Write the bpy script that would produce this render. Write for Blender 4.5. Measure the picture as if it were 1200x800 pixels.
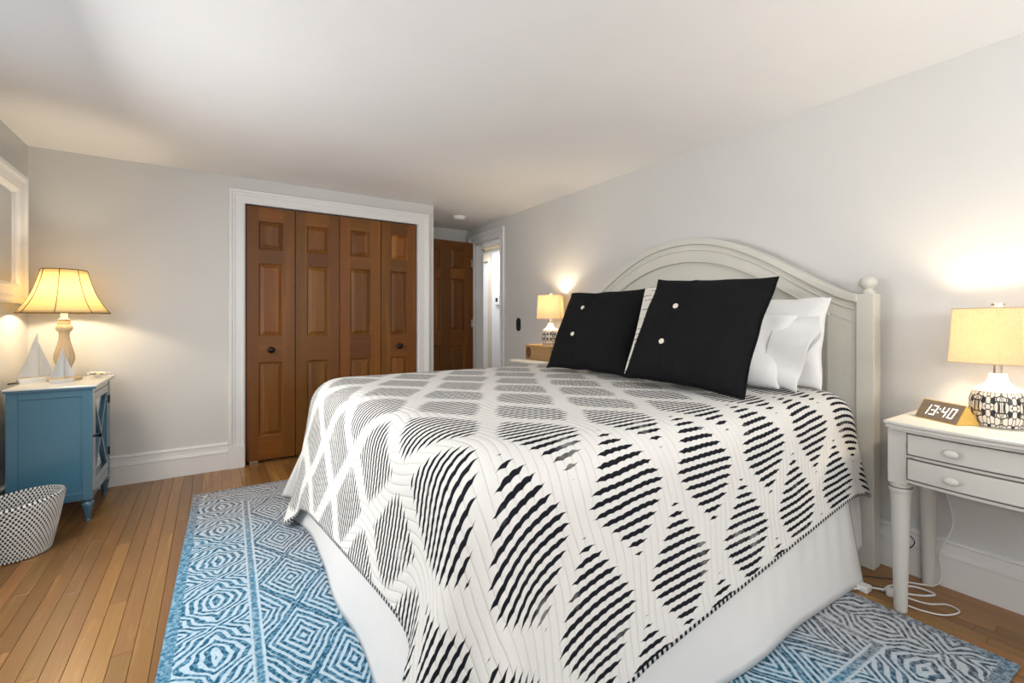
import bpy, bmesh, math, random
import numpy as np
from mathutils import Vector, Matrix, noise
random.seed(7)
for o in list(bpy.data.objects): bpy.data.objects.remove(o)
S = bpy.context.scene
COL = S.collection
PI = math.pi
# ------------------------------------------------------------------ camera
YAW = 0.5805
cam = bpy.data.cameras.new('camera'); cam.sensor_width = 36; cam.lens = 537.47/1200*36
cam.shift_y = -23.67/1200; cam.clip_start = 0.02
co = bpy.data.objects.new('camera', cam); COL.objects.link(co)
co.location = (0, 0, 1.12); co.rotation_euler = (PI/2, 0, -YAW); S.camera = co
# ------------------------------------------------------------------ light
S.view_settings.view_transform = 'Standard'; S.view_settings.look = 'None'
S.view_settings.gamma = 1.0; S.view_settings.use_curve_mapping = False
S.view_settings.exposure = 0.20
W = bpy.data.worlds.new('world'); S.world = W; W.use_nodes = True
W.node_tree.nodes['Background'].inputs[0].default_value = (0.75, 0.85, 1, 1)
W.node_tree.nodes['Background'].inputs[1].default_value = 1.0
def area(name, loc, rot, sx, sy, power, col=(1, 1, 1)):
    l = bpy.data.lights.new(name, 'AREA'); l.shape = 'RECTANGLE'; l.size = sx; l.size_y = sy
    l.energy = power; l.color = col
    o = bpy.data.objects.new(name, l); COL.objects.link(o); o.location = loc; o.rotation_euler = rot
    return o
# lights at unseen windows, placed to even the room, two aimed at the ceiling
UP = math.radians(24)
area('window_daylight', (-1.0, 2.15, 1.30), (PI/2-UP*1.35, 0, -PI/2), 1.05, 1.15, 33, (1.0, 0.992, 0.98))
area('window_daylight', (-1.0, -.90, 1.40), (PI/2+UP*2.0, 0, -PI/2), 1.05, .7, 36, (1.0, 0.992, 0.98))
area('window_daylight', (1.35, -1.63, 1.40), (PI/2+UP*2.0, 0, 0), 1.05, .7, 34, (1.0, 0.992, 0.98))
area('hall_daylight', (3.15, 5.6, 2.18), (0, 0, 0), 0.4, 1.2, 13, (0.95, 0.97, 1.0))  # unseen area light just under the hall ceiling, facing down
# ------------------------------------------------------------------ helpers
def tag(o, label=None, cat=None, group=None, kind=None):
    if label: o['label'] = label
    if cat: o['category'] = cat
    if group: o['group'] = group
    if kind: o['kind'] = kind
    return o
def empty(name, loc=(0, 0, 0), rz=0.0, parent=None):
    o = bpy.data.objects.new(name, None); COL.objects.link(o)
    o.location = loc; o.rotation_euler = (0, 0, rz); o.empty_display_size = 0.1
    if parent: o.parent = parent
    return o
def obj(name, bm, mat, parent=None, smooth=None, loc=None, rot=None, bevel=None):
    me = bpy.data.meshes.new(name)
    if isinstance(bm, bmesh.types.BMesh):
        bmesh.ops.recalc_face_normals(bm, faces=bm.faces[:]); bm.to_mesh(me); bm.free()
    else:
        me.from_pydata(*bm); me.update()
    mats = mat if isinstance(mat, (list, tuple)) else [mat]
    for m in mats: me.materials.append(m)
    o = bpy.data.objects.new(name, me); COL.objects.link(o)
    if parent: o.parent = parent
    if loc is not None: o.location = loc
    if rot is not None: o.rotation_euler = rot
    if smooth is not None:
        me.polygons.foreach_set('use_smooth', [True]*len(me.polygons))
        if smooth > 0: me.set_sharp_from_angle(angle=math.radians(smooth))
    if bevel:
        b = o.modifiers.new('bevel', 'BEVEL'); b.width = bevel; b.segments = 2; b.limit_method = 'ANGLE'
        b.angle_limit = math.radians(40); b.harden_normals = False
    return o
def copy_tree(o, parent=None):
    c = o.copy(); COL.objects.link(c)
    if parent: c.parent = parent
    for ch in list(o.children): copy_tree(ch, c)
    return c
def box(bm, x0, x1, y0, y1, z0, z1, mi=0):
    v = [bm.verts.new((x, y, z)) for z in (z0, z1) for (x, y) in ((x0, y0), (x1, y0), (x1, y1), (x0, y1))]
    fs = []
    for f in ((3, 2, 1, 0), (4, 5, 6, 7), (0, 1, 5, 4), (1, 2, 6, 5), (2, 3, 7, 6), (3, 0, 4, 7)):
        q = bm.faces.new([v[i] for i in f]); q.material_index = mi; fs.append(q)
    return v
def bx(*a):
    bm = bmesh.new(); box(bm, *a); return bm
def lathe(bm, prof, n=32, cx=0, cy=0, sx=1, sy=1, flute=None):
    rings = []
    for k, (r, z) in enumerate(prof):
        if r < 1e-5: rings.append([bm.verts.new((cx, cy, z))]); continue
        ring = []
        for i in range(n):
            a = 2*PI*i/n; rr = r*(flute(k, a) if flute else 1)
            ring.append(bm.verts.new((cx+rr*math.cos(a)*sx, cy+rr*math.sin(a)*sy, z)))
        rings.append(ring)
    for A, B in zip(rings, rings[1:]):
        if len(A) == 1 and len(B) == 1: continue
        for i in range(n):
            j = (i+1) % n
            if len(A) == 1: bm.faces.new((A[0], B[j], B[i]))
            elif len(B) == 1: bm.faces.new((A[i], A[j], B[0]))
            else: bm.faces.new((A[i], A[j], B[j], B[i]))
    for R_, fl in ((rings[0], True), (rings[-1], False)):
        if len(R_) > 1: bm.faces.new(R_[::-1] if fl else R_)
def spline(pts, n=8):
    P = [Vector(p) for p in pts]; P = [P[0]*2-P[1]]+P+[P[-1]*2-P[-2]]; out = []
    for i in range(1, len(P)-2):
        for k in range(n):
            t = k/n
            out.append(0.5*((2*P[i])+(-P[i-1]+P[i+1])*t+(2*P[i-1]-5*P[i]+4*P[i+1]-P[i+2])*t*t+(-P[i-1]+3*P[i]-3*P[i+1]+P[i+2])*t**3))
    out.append(P[-2]); return out
def tube(bm, pts, r, n=8, closed=False):
    pts = [Vector(p) for p in pts]; rings = []; N = len(pts)
    up = None
    for i, p in enumerate(pts):
        a = pts[(i-1) % N] if (closed or i > 0) else p; b = pts[(i+1) % N] if (closed or i < N-1) else p
        d = (b-a).normalized()
        if up is None: up = Vector((0, 0, 1)) if abs(d.z) < .9 else Vector((1, 0, 0))
        x = d.cross(up).normalized(); up = x.cross(d).normalized()
        rr = r[i] if isinstance(r, (list, tuple)) else r
        rings.append([bm.verts.new(p+x*rr*math.cos(2*PI*k/n)+up*rr*math.sin(2*PI*k/n)) for k in range(n)])
    m = N if closed else N-1
    for i in range(m):
        A = rings[i]; B = rings[(i+1) % N]
        for k in range(n): bm.faces.new((A[k], A[(k+1) % n], B[(k+1) % n], B[k]))
    if not closed: bm.faces.new(rings[0][::-1]); bm.faces.new(rings[-1])
def prism(bm, poly, axis, a, b, mi=0):
    """extrude a 2D polygon along axis from a to b"""
    def pt(u, v, w):
        return {'X': (w, u, v), 'Y': (u, w, v), 'Z': (u, v, w)}[axis]
    A = [bm.verts.new(pt(u, v, a)) for u, v in poly]; B = [bm.verts.new(pt(u, v, b)) for u, v in poly]
    n = len(poly)
    for i in range(n):
        f = bm.faces.new((A[i], A[(i+1) % n], B[(i+1) % n], B[i])); f.material_index = mi
    for R_ in (A[::-1], B):
        f = bm.faces.new(R_); f.material_index = mi
# ---- node expressions
class E:
    def __init__(s, nt, v): s.nt, s.v = nt, v
    def op(s, o, *a):
        n = s.nt.nodes.new('ShaderNodeMath'); n.operation = o
        for i, x in enumerate((s,)+a):
            x = x.v if isinstance(x, E) else x
            if isinstance(x, (int, float)): n.inputs[i].default_value = x
            else: s.nt.links.new(x, n.inputs[i])
        return E(s.nt, n.outputs[0])
    def __add__(s, o): return s.op('ADD', o)
    __radd__ = __add__
    def __sub__(s, o): return s.op('SUBTRACT', o)
    def __rsub__(s, o): return (s*-1)+o
    def __mul__(s, o): return s.op('MULTIPLY', o)
    __rmul__ = __mul__
    def __truediv__(s, o): return s.op('DIVIDE', o)
    def __pow__(s, o): return s.op('POWER', o)
    def sin(s): return s.op('SINE')
    def cos(s): return s.op('COSINE')
    def abs(s): return s.op('ABSOLUTE')
    def floor(s): return s.op('FLOOR')
    def frac(s): return s.op('FRACT')
    def mod(s, o): return s.op('FLOORED_MODULO', o)
    def min(s, o): return s.op('MINIMUM', o)
    def max(s, o): return s.op('MAXIMUM', o)
    def gt(s, o): return s.op('GREATER_THAN', o)
    def lt(s, o): return s.op('LESS_THAN', o)
    def tri(s): return (s.frac()-0.5).abs()*2          # 1 at integers, 0 at halves
    def ramp(s, a, b, c=0.0, d=1.0, sm=True):
        n = s.nt.nodes.new('ShaderNodeMapRange'); n.interpolation_type = 'SMOOTHSTEP' if sm else 'LINEAR'
        s.nt.links.new(s.v, n.inputs[0])
        for i, x in enumerate((a, b, c, d)): n.inputs[i+1].default_value = x
        return E(s.nt, n.outputs[0])
class M:
    def __init__(s, name, col=(.8, .8, .8), rough=.5, **kw):
        s.m = bpy.data.materials.new(name); s.m.use_nodes = True; s.nt = s.m.node_tree
        s.b = s.nt.nodes['Principled BSDF']
        s.b.inputs['Base Color'].default_value = (*col, 1); s.b.inputs['Roughness'].default_value = rough
        for k, v in kw.items(): s.b.inputs[k].default_value = v
    def node(s, t, **kw):
        n = s.nt.nodes.new(t)
        for k, v in kw.items(): setattr(n, k, v)
        return n
    def link(s, a, b): s.nt.links.new(a.v if isinstance(a, E) else a, b)
    def coord(s, which='Object', scale=None, vec=None):
        v = s.node('ShaderNodeTexCoord').outputs[which] if vec is None else vec
        if scale:
            mp = s.node('ShaderNodeMapping'); mp.inputs['Scale'].default_value = scale; s.link(v, mp.inputs[0]); v = mp.outputs[0]
        return v
    def sep(s, v):
        n = s.node('ShaderNodeSeparateXYZ'); s.link(v, n.inputs[0]); return [E(s.nt, o) for o in n.outputs]
    def comb(s, x, y, z=0.0):
        n = s.node('ShaderNodeCombineXYZ')
        for i, a in enumerate((x, y, z)):
            if isinstance(a, E): s.link(a, n.inputs[i])
            else: n.inputs[i].default_value = a
        return n.outputs[0]
    def noise(s, v, scale=5, detail=3, rough=.5, dist=0.0):
        n = s.node('ShaderNodeTexNoise'); n.inputs['Scale'].default_value = scale; n.inputs['Detail'].default_value = detail
        n.inputs['Roughness'].default_value = rough; n.inputs['Distortion'].default_value = dist
        if v is not None: s.link(v, n.inputs['Vector'])
        return E(s.nt, n.outputs['Fac'])
    def mix(s, fac, a, b, blend='MIX'):
        n = s.node('ShaderNodeMix', data_type='RGBA', blend_type=blend)
        for i, x in ((0, fac), (6, a), (7, b)):
            x = x.v if isinstance(x, E) else x
            if isinstance(x, tuple): n.inputs[i].default_value = (*x, 1) if len(x) == 3 else x
            elif isinstance(x, (int, float)): n.inputs[i].default_value = x
            else: s.nt.links.new(x, n.inputs[i])
        return n.outputs[2]
    def col(s, c): s.link(c, s.b.inputs['Base Color']); return s
    def bump(s, h, dist=.005, strength=1.0):
        n = s.node('ShaderNodeBump'); n.inputs['Distance'].default_value = dist; n.inputs['Strength'].default_value = strength
        s.link(h, n.inputs['Height']); s.link(n.outputs[0], s.b.inputs['Normal']); return s
# ------------------------------------------------------------------ materials
def paint(name, col, rough=.55, var=.03, bump=.0006, sc=3):
    k = M(name, col, rough); v = k.coord('Object')
    n = k.noise(v, sc, 4)
    k.col(k.mix(n, tuple(c*(1-var) for c in col), tuple(min(1, c*(1+var)) for c in col)))
    k.bump(k.noise(v, 120, 2), bump, .4); return k.m
m_wall = paint('wall_paint', (.61, .603, .582), .6)
m_ceil = paint('ceiling_paint', (.90, .90, .90), .75)
m_trim = paint('trim_paint', (.74, .735, .72), .35, .015, .0003)
m_white = paint('white_paint', (.82, .82, .81), .35, .01, .0002)
m_hall = paint('hall_paint', (.80, .80, .80), .6)
m_dark = paint('closet_dark', (.05, .045, .04), .8)
m_black = M('black_metal', (.012, .012, .013), .35, Metallic=.6).m
m_blackp = M('black_plastic', (.015, .015, .016), .4).m
m_brass = M('brushed_nickel', (.55, .5, .42), .3, Metallic=1.0).m
m_tan = paint('tan_trim', (.55, .43, .28), .5)
def wood(name, c1, c2, c3, axis, rough=.35, grain=1.0, rnd=True, sc=1.0, knot=.0):
    k = M(name, c2, rough)
    v = k.coord('Object')
    X, Y, Z = k.sep(v)
    if rnd:
        oi = k.node('ShaderNodeObjectInfo'); g = k.node('ShaderNodeNewGeometry')
        r = (E(k.nt, oi.outputs['Random'])+E(k.nt, g.outputs['Random Per Island'])).frac()
    else: r = X*0
    st = {'X': (1.2, 22, 22), 'Y': (22, 1.2, 22), 'Z': (22, 22, 1.2)}[axis]
    P = k.comb(X*(st[0]*sc)+r*37, Y*(st[1]*sc)+r*53, Z*(st[2]*sc)+r*19)
    n1 = k.noise(P, .55, 4, .55, .8)
    n2 = k.noise(k.comb(X*(st[0]*5*sc)+r*11, Y*(st[1]*5*sc)+r*7, Z*(st[2]*5*sc)), .8, 3, .6)
    rings = ((n1*9).sin()*.5+.5)
    f = (n1*.75+rings*.22*grain+n2*.28-.18)
    c = k.mix(f.ramp(.2, .85), c1, c2)
    c = k.mix(n2.ramp(.52, .8)*.55, c, c3)
    k.b.inputs['Specular IOR Level'].default_value = .32 if rough > .31 else .5
    hv = k.node('ShaderNodeHueSaturation'); k.link(c, hv.inputs['Color'])
    k.link(r*.5+.74 if rnd else r+1, hv.inputs['Value'])
    k.link((r*7.3).frac()*.012+.494 if rnd else r+.5, hv.inputs['Hue'])
    k.col(hv.outputs[0]); k.bump(n2*.5+rings*.2, .0006, .4)
    return k.m
m_floor = wood('oak_floor', (.23, .108, .030), (.42, .222, .074), (.12, .048, .014), 'Y', .3, grain=1.9, sc=2.3)
m_gap = paint('floor_gap', (.06, .03, .012), .7)
m_doorV = wood('stained_pine_upright', (.16, .056, .007), (.27, .105, .014), (.085, .027, .004), 'Z', .42)
m_doorH = wood('stained_pine_rail', (.155, .054, .007), (.26, .10, .014), (.085, .027, .004), 'X', .42)
m_panel = wood('stained_pine_panel', (.14, .046, .006), (.37, .165, .030), (.08, .025, .004), 'Z', .42)
m_crate = wood('crate_wood', (.42, .25, .11), (.55, .36, .18), (.22, .10, .04), 'Y', .6)
# ------------------------------------------------------------------ room shell
H = 2.228; XR = 2.607; YC = 4.10; XL = -.97; YN = -1.6; XA = 1.787; YA = 5.0; XD = 2.627
def struct(name, bm, m, parent=None, **k):
    o = obj(name, bm, m, parent, **k)
    if not parent: tag(o, kind='structure')
    return o
bm = bmesh.new(); box(bm, XL-.2, 3.9, YN-.2, 7.8, H, H+.1); struct('ceiling', bm, m_ceil)
# floor: single oak boards in view, the rest joined
fl = tag(empty('floor'), kind='structure')
obj('subfloor', bx(XL-.2, 3.9, YN-.2, 7.8, -.12, -.006), m_gap, fl)
pw = .0575; restb = bmesh.new(); nP = 0
meshes = {}
def board(bm, w, l):
    g = .0005; b = .0010
    A = [(-w/2+g, 0+g, -.006), (w/2-g, g, -.006), (w/2-g, l-g, -.006), (-w/2+g, l-g, -.006)]
    B = [(x+(b if x < 0 else -b), y+(b if y < l/2 else -b), 0) for x, y, _ in A]
    a = [bm.verts.new((x, y, -b)) for x, y, _ in A]; t = [bm.verts.new(p) for p in B]; d = [bm.verts.new(p) for p in A]
    bm.faces.new(t)
    for i in range(4):
        j = (i+1) % 4; bm.faces.new((a[i], a[j], t[j], t[i])); bm.faces.new((d[i], d[j], a[j], a[i]))
x = XL+pw/2
while x < 3.85:
    y = YN-.15-random.random()*.9
    while y < 7.5:
        l = random.choice((.55, .7, .85, 1.0, 1.2, 1.45)); y1 = min(y+l, 7.6)
        vis = (x < .02 and y1 > .55 and y < 4.15) or (x < 1.0 and y1 > 3.4 and y < 4.15 and x > 0) or (x > 2.1 and x < 2.6 and y1 > .05 and y < 1.25)
        if vis and nP < 295:
            key = round(y1-y, 3)
            if key not in meshes:
                b2 = bmesh.new(); board(b2, pw, y1-y)
                me = bpy.data.meshes.new('floor_board'); bmesh.ops.recalc_face_normals(b2, faces=b2.faces[:]); b2.to_mesh(me); b2.free(); me.materials.append(m_floor); meshes[key] = me
            o = bpy.data.objects.new('floor_board', meshes[key]); COL.objects.link(o); o.parent = fl; o.location = (x, y, 0); nP += 1
        else:
            b2 = bmesh.new(); board(b2, pw, y1-y); bmesh.ops.translate(b2, verts=b2.verts[:], vec=(x, y, 0))
            me = bpy.data.meshes.new('t'); b2.to_mesh(me); b2.free(); restb.from_mesh(me); bpy.data.meshes.remove(me)
        y = y1
    x += pw
tag(obj('floor_boards', restb, m_floor, fl), kind='stuff')
# left wall with a window opening behind the camera
def wall_holes(name, axis, pos0, pos1, a0, a1, holes, m, z1=H):
    """wall slab along one axis with rectangular holes (a,b,z0,z1)"""
    bm = bmesh.new(); cuts = sorted(holes); cur = a0
    def B(p, q, r, s):
        if q-p > 1e-4 and s-r > 1e-4:
            if axis == 'Y': box(bm, pos0, pos1, p, q, r, s)
            else: box(bm, p, q, pos0, pos1, r, s)
    for (p, q, r, s) in cuts:
        B(cur, p, 0, z1); B(p, q, 0, r); B(p, q, s, z1); cur = q
    B(cur, a1, 0, z1); return struct(name, bm, m)
wall_holes('wall_left', 'Y', XL-.12, XL, YN, YC, [(-1.43, -.37, .72, 2.08), (1.62, 2.68, .72, 2.08)], m_wall)
wall_holes('wall_near', 'X', YN-.12, YN, XL, XR, [(.82, 1.88, .72, 2.08)], m_wall)
CO0, CO1, COH = .215, 1.632, 2.045
wall_holes('wall_far', 'X', YC, YC+.1, XL-.12, XA, [(CO0, CO1, 0, COH)], m_wall)
wall_holes('wall_closet_end', 'Y', XA-.1, XA, YC+.1, YA, [], m_wall)
wall_holes('wall_alcove', 'X', YA, YA+.1, XA-.1, XD+.1, [], m_wall)
bm = bmesh.new(); box(bm, XR, XR+.12, YN-.12, 4.10, 0, H); struct('wall_right', bm, m_wall)
DO0, DO1, DOH = 4.215, 4.80, 2.03
wall_holes('wall_doorway', 'Y', XD, XD+.10, 4.10, YA+.1, [(DO0, DO1, 0, DOH)], m_wall)
struct('wall_closet_back', bx(XL-.12, XA-.1, YC+.55, YC+.6, 0, H), m_dark)  # closes light gaps round the doors; dark colour stands in for closet shade
# hall beyond the doorway
wall_holes('wall_hall', 'Y', 3.55, 3.65, 3.3, 7.6, [(6.07, 6.80, 0, 2.04)], m_hall)
struct('wall_hall_end', bx(XD+.1, 3.65, 7.6, 7.7, 0, H), m_hall)
struct('wall_hall_side', bx(XD, XD+.1, YA+.1, 7.7, 0, H), m_hall)
struct('wall_hall_near', bx(XD+.1, 3.65, 3.2, 3.3, 0, H), m_hall)
# window frames behind the camera
def window(n, axis, pos, a0, a1, z0, z1, sgn):
    w = tag(empty('window_%d' % n), kind='structure')
    def part(nm, p, q, r, s, d0, d1):
        lo, hi = sorted((pos+sgn*d0, pos+sgn*d1))
        obj(nm, bx(p, q, lo, hi, r, s) if axis == 'X' else bx(lo, hi, p, q, r, s), m_white, w, bevel=.003)
    part('casing', a0-.09, a0, z0-.06, z1+.09, 0, .02); part('casing', a1, a1+.09, z0-.06, z1+.09, 0, .02)
    part('casing', a0, a1, z1, z1+.09, 0, .02); part('sill', a0, a1, z0-.06, z0-.02, 0, .06)
window(1, 'Y', XL, 1.62, 2.68, .72, 2.08, 1); window(2, 'Y', XL, -1.43, -.37, .72, 2.08, 1); window(3, 'X', YN, .82, 1.88, .72, 2.08, 1)
# moulded casing: profile (across, proud) swept around an opening with mitred corners
CAS = [(0, 0), (0, .012), (.006, .016), (.016, .016), (.020, .012), (.060, .013), (.064, .018), (.078, .020), (.084, .026), (.100, .028), (.104, .022), (.104, 0)]
def casing(name, plane, pos, sgn, a0, a1, zb, zt, prof, m, parent=None):
    bm = bmesh.new(); path = []
    for (w, d) in prof:
        path.append([(a0-w, zb, d), (a0-w, zt+w, d), (a1+w, zt+w, d), (a1+w, zb, d)])
    vs = []
    for row in path:
        r = []
        for (a, z, d) in row:
            r.append(bm.verts.new((a, pos+sgn*d, z) if plane == 'Y' else (pos+sgn*d, a, z)))
        vs.append(r)
    for A, B in zip(vs, vs[1:]):
        for i in range(3): bm.faces.new((A[i], A[i+1], B[i+1], B[i]))
    for i in (0, 3): bm.faces.new([r[i] for r in vs])
    return struct(name, bm, m, parent)
t1 = tag(empty('trim_1'), kind='structure')
casing('casing', 'Y', YC, -1, CO0, CO1, .17, COH-.015, CAS, m_trim, t1)
for a, b in ((CO0-.108, CO0), (CO1, CO1+.108)):
    bm = bmesh.new(); box(bm, a, b, YC-.032, YC, 0, .172); obj('plinth_block', bm, m_trim, t1, bevel=.002)
bm = bmesh.new(); box(bm, CO0, CO0+.006, YC, YC+.1, 0, COH); box(bm, CO1-.006, CO1, YC, YC+.1, 0, COH); box(bm, CO0, CO1, YC, YC+.1, COH-.006, COH)
obj('jamb', bm, m_trim, t1)
t2 = tag(empty('trim_2'), kind='structure')
CAS2 = [(w*.98, d*1.6) for w, d in CAS]
casing('casing', 'X', XD, -1, DO0, DO1, 0, DOH, CAS2, m_trim, t2)
bm = bmesh.new(); box(bm, XD, XD+.1, DO0-.001, DO0+.016, 0, DOH); box(bm, XD, XD+.1, DO1-.016, DO1, 0, DOH); box(bm, XD, XD+.1, DO0, DO1, DOH-.016, DOH)
obj('jamb', bm, m_trim, t2)
obj('strike_plate', bx(XD+.02, XD+.06, DO0+.016, DO0+.019, .90, 1.0), m_black, t2)
# baseboards
BB = [(0, 0), (.020, 0), (.020, .125), (.024, .128), (.024, .136), (.018, .139), (.018, .147), (.014, .152), (.012, .182), (.018, .187), (.016, .197), (.006, .203), (0, .203)]
def baseboard(name, plane, pos, sgn, a0, a1):
    bm = bmesh.new()
    if plane == 'X': prism(bm, [(pos+sgn*d, z) for d, z in BB], 'Y', a0, a1)
    else: prism(bm, [(pos+sgn*d, z) for d, z in BB], 'X', a0, a1)
    return struct(name, bm, m_trim)
baseboard('baseboard_right', 'X', XR, -1, YN, 4.09)
baseboard('baseboard_far', 'Y', YC, -1, XL, CO0-.108)
baseboard('baseboard_left', 'X', XL, 1, YN, YC)
baseboard('baseboard_near', 'Y', YN, 1, XL, XR)
baseboard('baseboard_alcove', 'Y', YA, -1, XA, XD)
# ------------------------------------------------------------------ panelled doors
def leaf(name, x0, x1, z0, z1, yf, th, cols, rows, parent):
    """door leaf whose face looks to -Y at yf; panels at cols x rows"""
    bm = bmesh.new()
    xs = [x0]+[c for p in cols for c in p]+[x1]
    for i in range(0, len(xs), 2): box(bm, xs[i], xs[i+1], yf, yf+th, z0, z1, 0)
    zs = [z0]+[c for p in rows for c in p]+[z1]
    for c0, c1 in cols:
        for i in range(0, len(zs), 2): box(bm, c0, c1, yf+.0005, yf+th, zs[i], zs[i+1], 1)
    o = obj(name, bm, [m_doorV, m_doorH], parent)
    for c0, c1 in cols:
        for r0, r1 in rows:
            bm = bmesh.new()
            def rect(i, y): return [bm.verts.new(p) for p in ((c0+i, y, r0+i), (c1-i, y, r0+i), (c1-i, y, r1-i), (c0+i, y, r1-i))]
            L = [rect(-.002, yf+.002), rect(.005, yf+.005), rect(.009, yf+.013), rect(.013, yf+.014), rect(.036, yf+.005), rect(.038, yf+.004)]
            for A, B in zip(L, L[1:]):
                for i in range(4): bm.faces.new((A[i], A[(i+1) % 4], B[(i+1) % 4], B[i]))
            bm.faces.new(L[-1])
            obj('panel', bm, m_panel, o)
    return o
def knob(p, o, m=m_black, ax='-Y'):
    bm = bmesh.new(); lathe(bm, [(.0, -.001), (.018, -.001), (.020, .004), (.011, .008), (.009, .018), (.013, .024), (.023, .030), (.026, .037), (.023, .044), (.013, .049), (0, .050)], 24)
    return obj('knob', bm, m, o, smooth=50, loc=p, rot=(PI/2, 0, 0))
lx = [.225, .577, .926, 1.285, 1.622]; rows = [(.207, .795), (1.0, 1.58), (1.689, 1.914)]
for n, (i0, i1) in enumerate(((0, 2), (2, 4))):
    d = tag(empty('door_%d' % (n+1)), kind='structure')
    for i in range(i0, i1):
        g = .003
        o = leaf('leaf', lx[i]+g, lx[i+1]-g, .022, 2.024, YC+.02, .034, [(lx[i]+.088, lx[i+1]-.088)], rows, d)
        if i in (0, 3): knob((((lx[i]+lx[i+1])/2)-.002, YC+.02, .893), o)
    if n == 0: obj('pivot_bracket', bx(.25, .31, YC+.03, YC+.05, .002, .02), m_brass, d)
d3 = tag(empty('door_3', (2.595, 4.80, 0), math.radians(3)), kind='structure')
o = leaf('leaf', -.70, -.004, .012, 2.045, 0, .036, [(-.605, -.42), (-.297, -.112)], [(.2, .846), (1.02, 1.611), (1.727, 1.955)], d3)
knob((-.645, 0, .93), o)
for z in (.28, 1.05, 1.76):
    bm = bmesh.new(); lathe(bm, [(.006, 0), (.006, .09)], 10, 0, -.004); box(bm, -.03, 0, -.002, .0, 0, .09); obj('hinge', bm, m_brass, d3, loc=(.003, 0, z))
# hall door casing, thermostat and hook
t3 = tag(empty('trim_3'), kind='structure')
casing('casing', 'X', 3.55, -1, 6.07, 6.80, 0, 2.04, CAS, paint('hall_casing', (.66, .58, .47), .4), t3)
d4 = struct('door_4', bx(3.585, 3.62, 6.072, 6.798, .01, 2.035), m_white, bevel=.003)
struct('trim_4', bx(3.40, 3.55, 4.6, 7.6, 2.19, H), m_tan, bevel=.004)
bm = bmesh.new(); tube(bm, [(XD+.085, DO1-.016, 1.97), (XD+.085, DO1-.055, 1.97), (XD+.085, DO1-.06, 1.955)], .005, 8); obj('latch_hook', bm, m_black, t2)
th = tag(empty('thermostat', (3.55, 5.78, 1.43)), 'small white square thermostat on the hall wall seen through the doorway', 'thermostat')
bm = bmesh.new(); box(bm, -.03, 0, -.055, .055, -.07, .07); obj('case', bm, m_white, th, bevel=.006)
obj('screen', bx(-.032, -.03, -.028, .028, -.022, .034), m_blackp, th)
# ------------------------------------------------------------------ small fixtures
sd = tag(empty('smoke_detector', (2.20, 4.38, H)), 'round white smoke detector on the ceiling above the alcove', 'smoke detector')
bm = bmesh.new(); lathe(bm, [(.075, 0), (.075, -.010), (.070, -.013)], 40); obj('mounting_plate', bm, m_white, sd, smooth=40)
bm = bmesh.new(); lathe(bm, [(.064, -.010), (.066, -.022), (.058, -.032), (.03, -.036), (0, -.0365)], 40); obj('cover', bm, m_white, sd, smooth=40)
sw = tag(empty('light_switch', (XR, 3.849, 1.088)), 'narrow black rounded switch plate on the grey wall beside the doorway', 'switch')
def stadium(w, h, n=10):
    r = w/2; pts = []
    for k in range(n+1): a = PI*k/n; pts.append((r*math.cos(a), h/2-r+r*math.sin(a)))
    for k in range(n+1): a = PI+PI*k/n; pts.append((r*math.cos(a), -h/2+r+r*math.sin(a)))
    return pts
bm = bmesh.new(); prism(bm, stadium(.072, .135), 'X', -.009, 0); obj('plate', bm, m_blackp, sw, bevel=.002)
bm = bmesh.new(); prism(bm, stadium(.018, .034), 'X', -.016, -.009); obj('toggle', bm, m_blackp, sw, bevel=.002)
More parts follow.
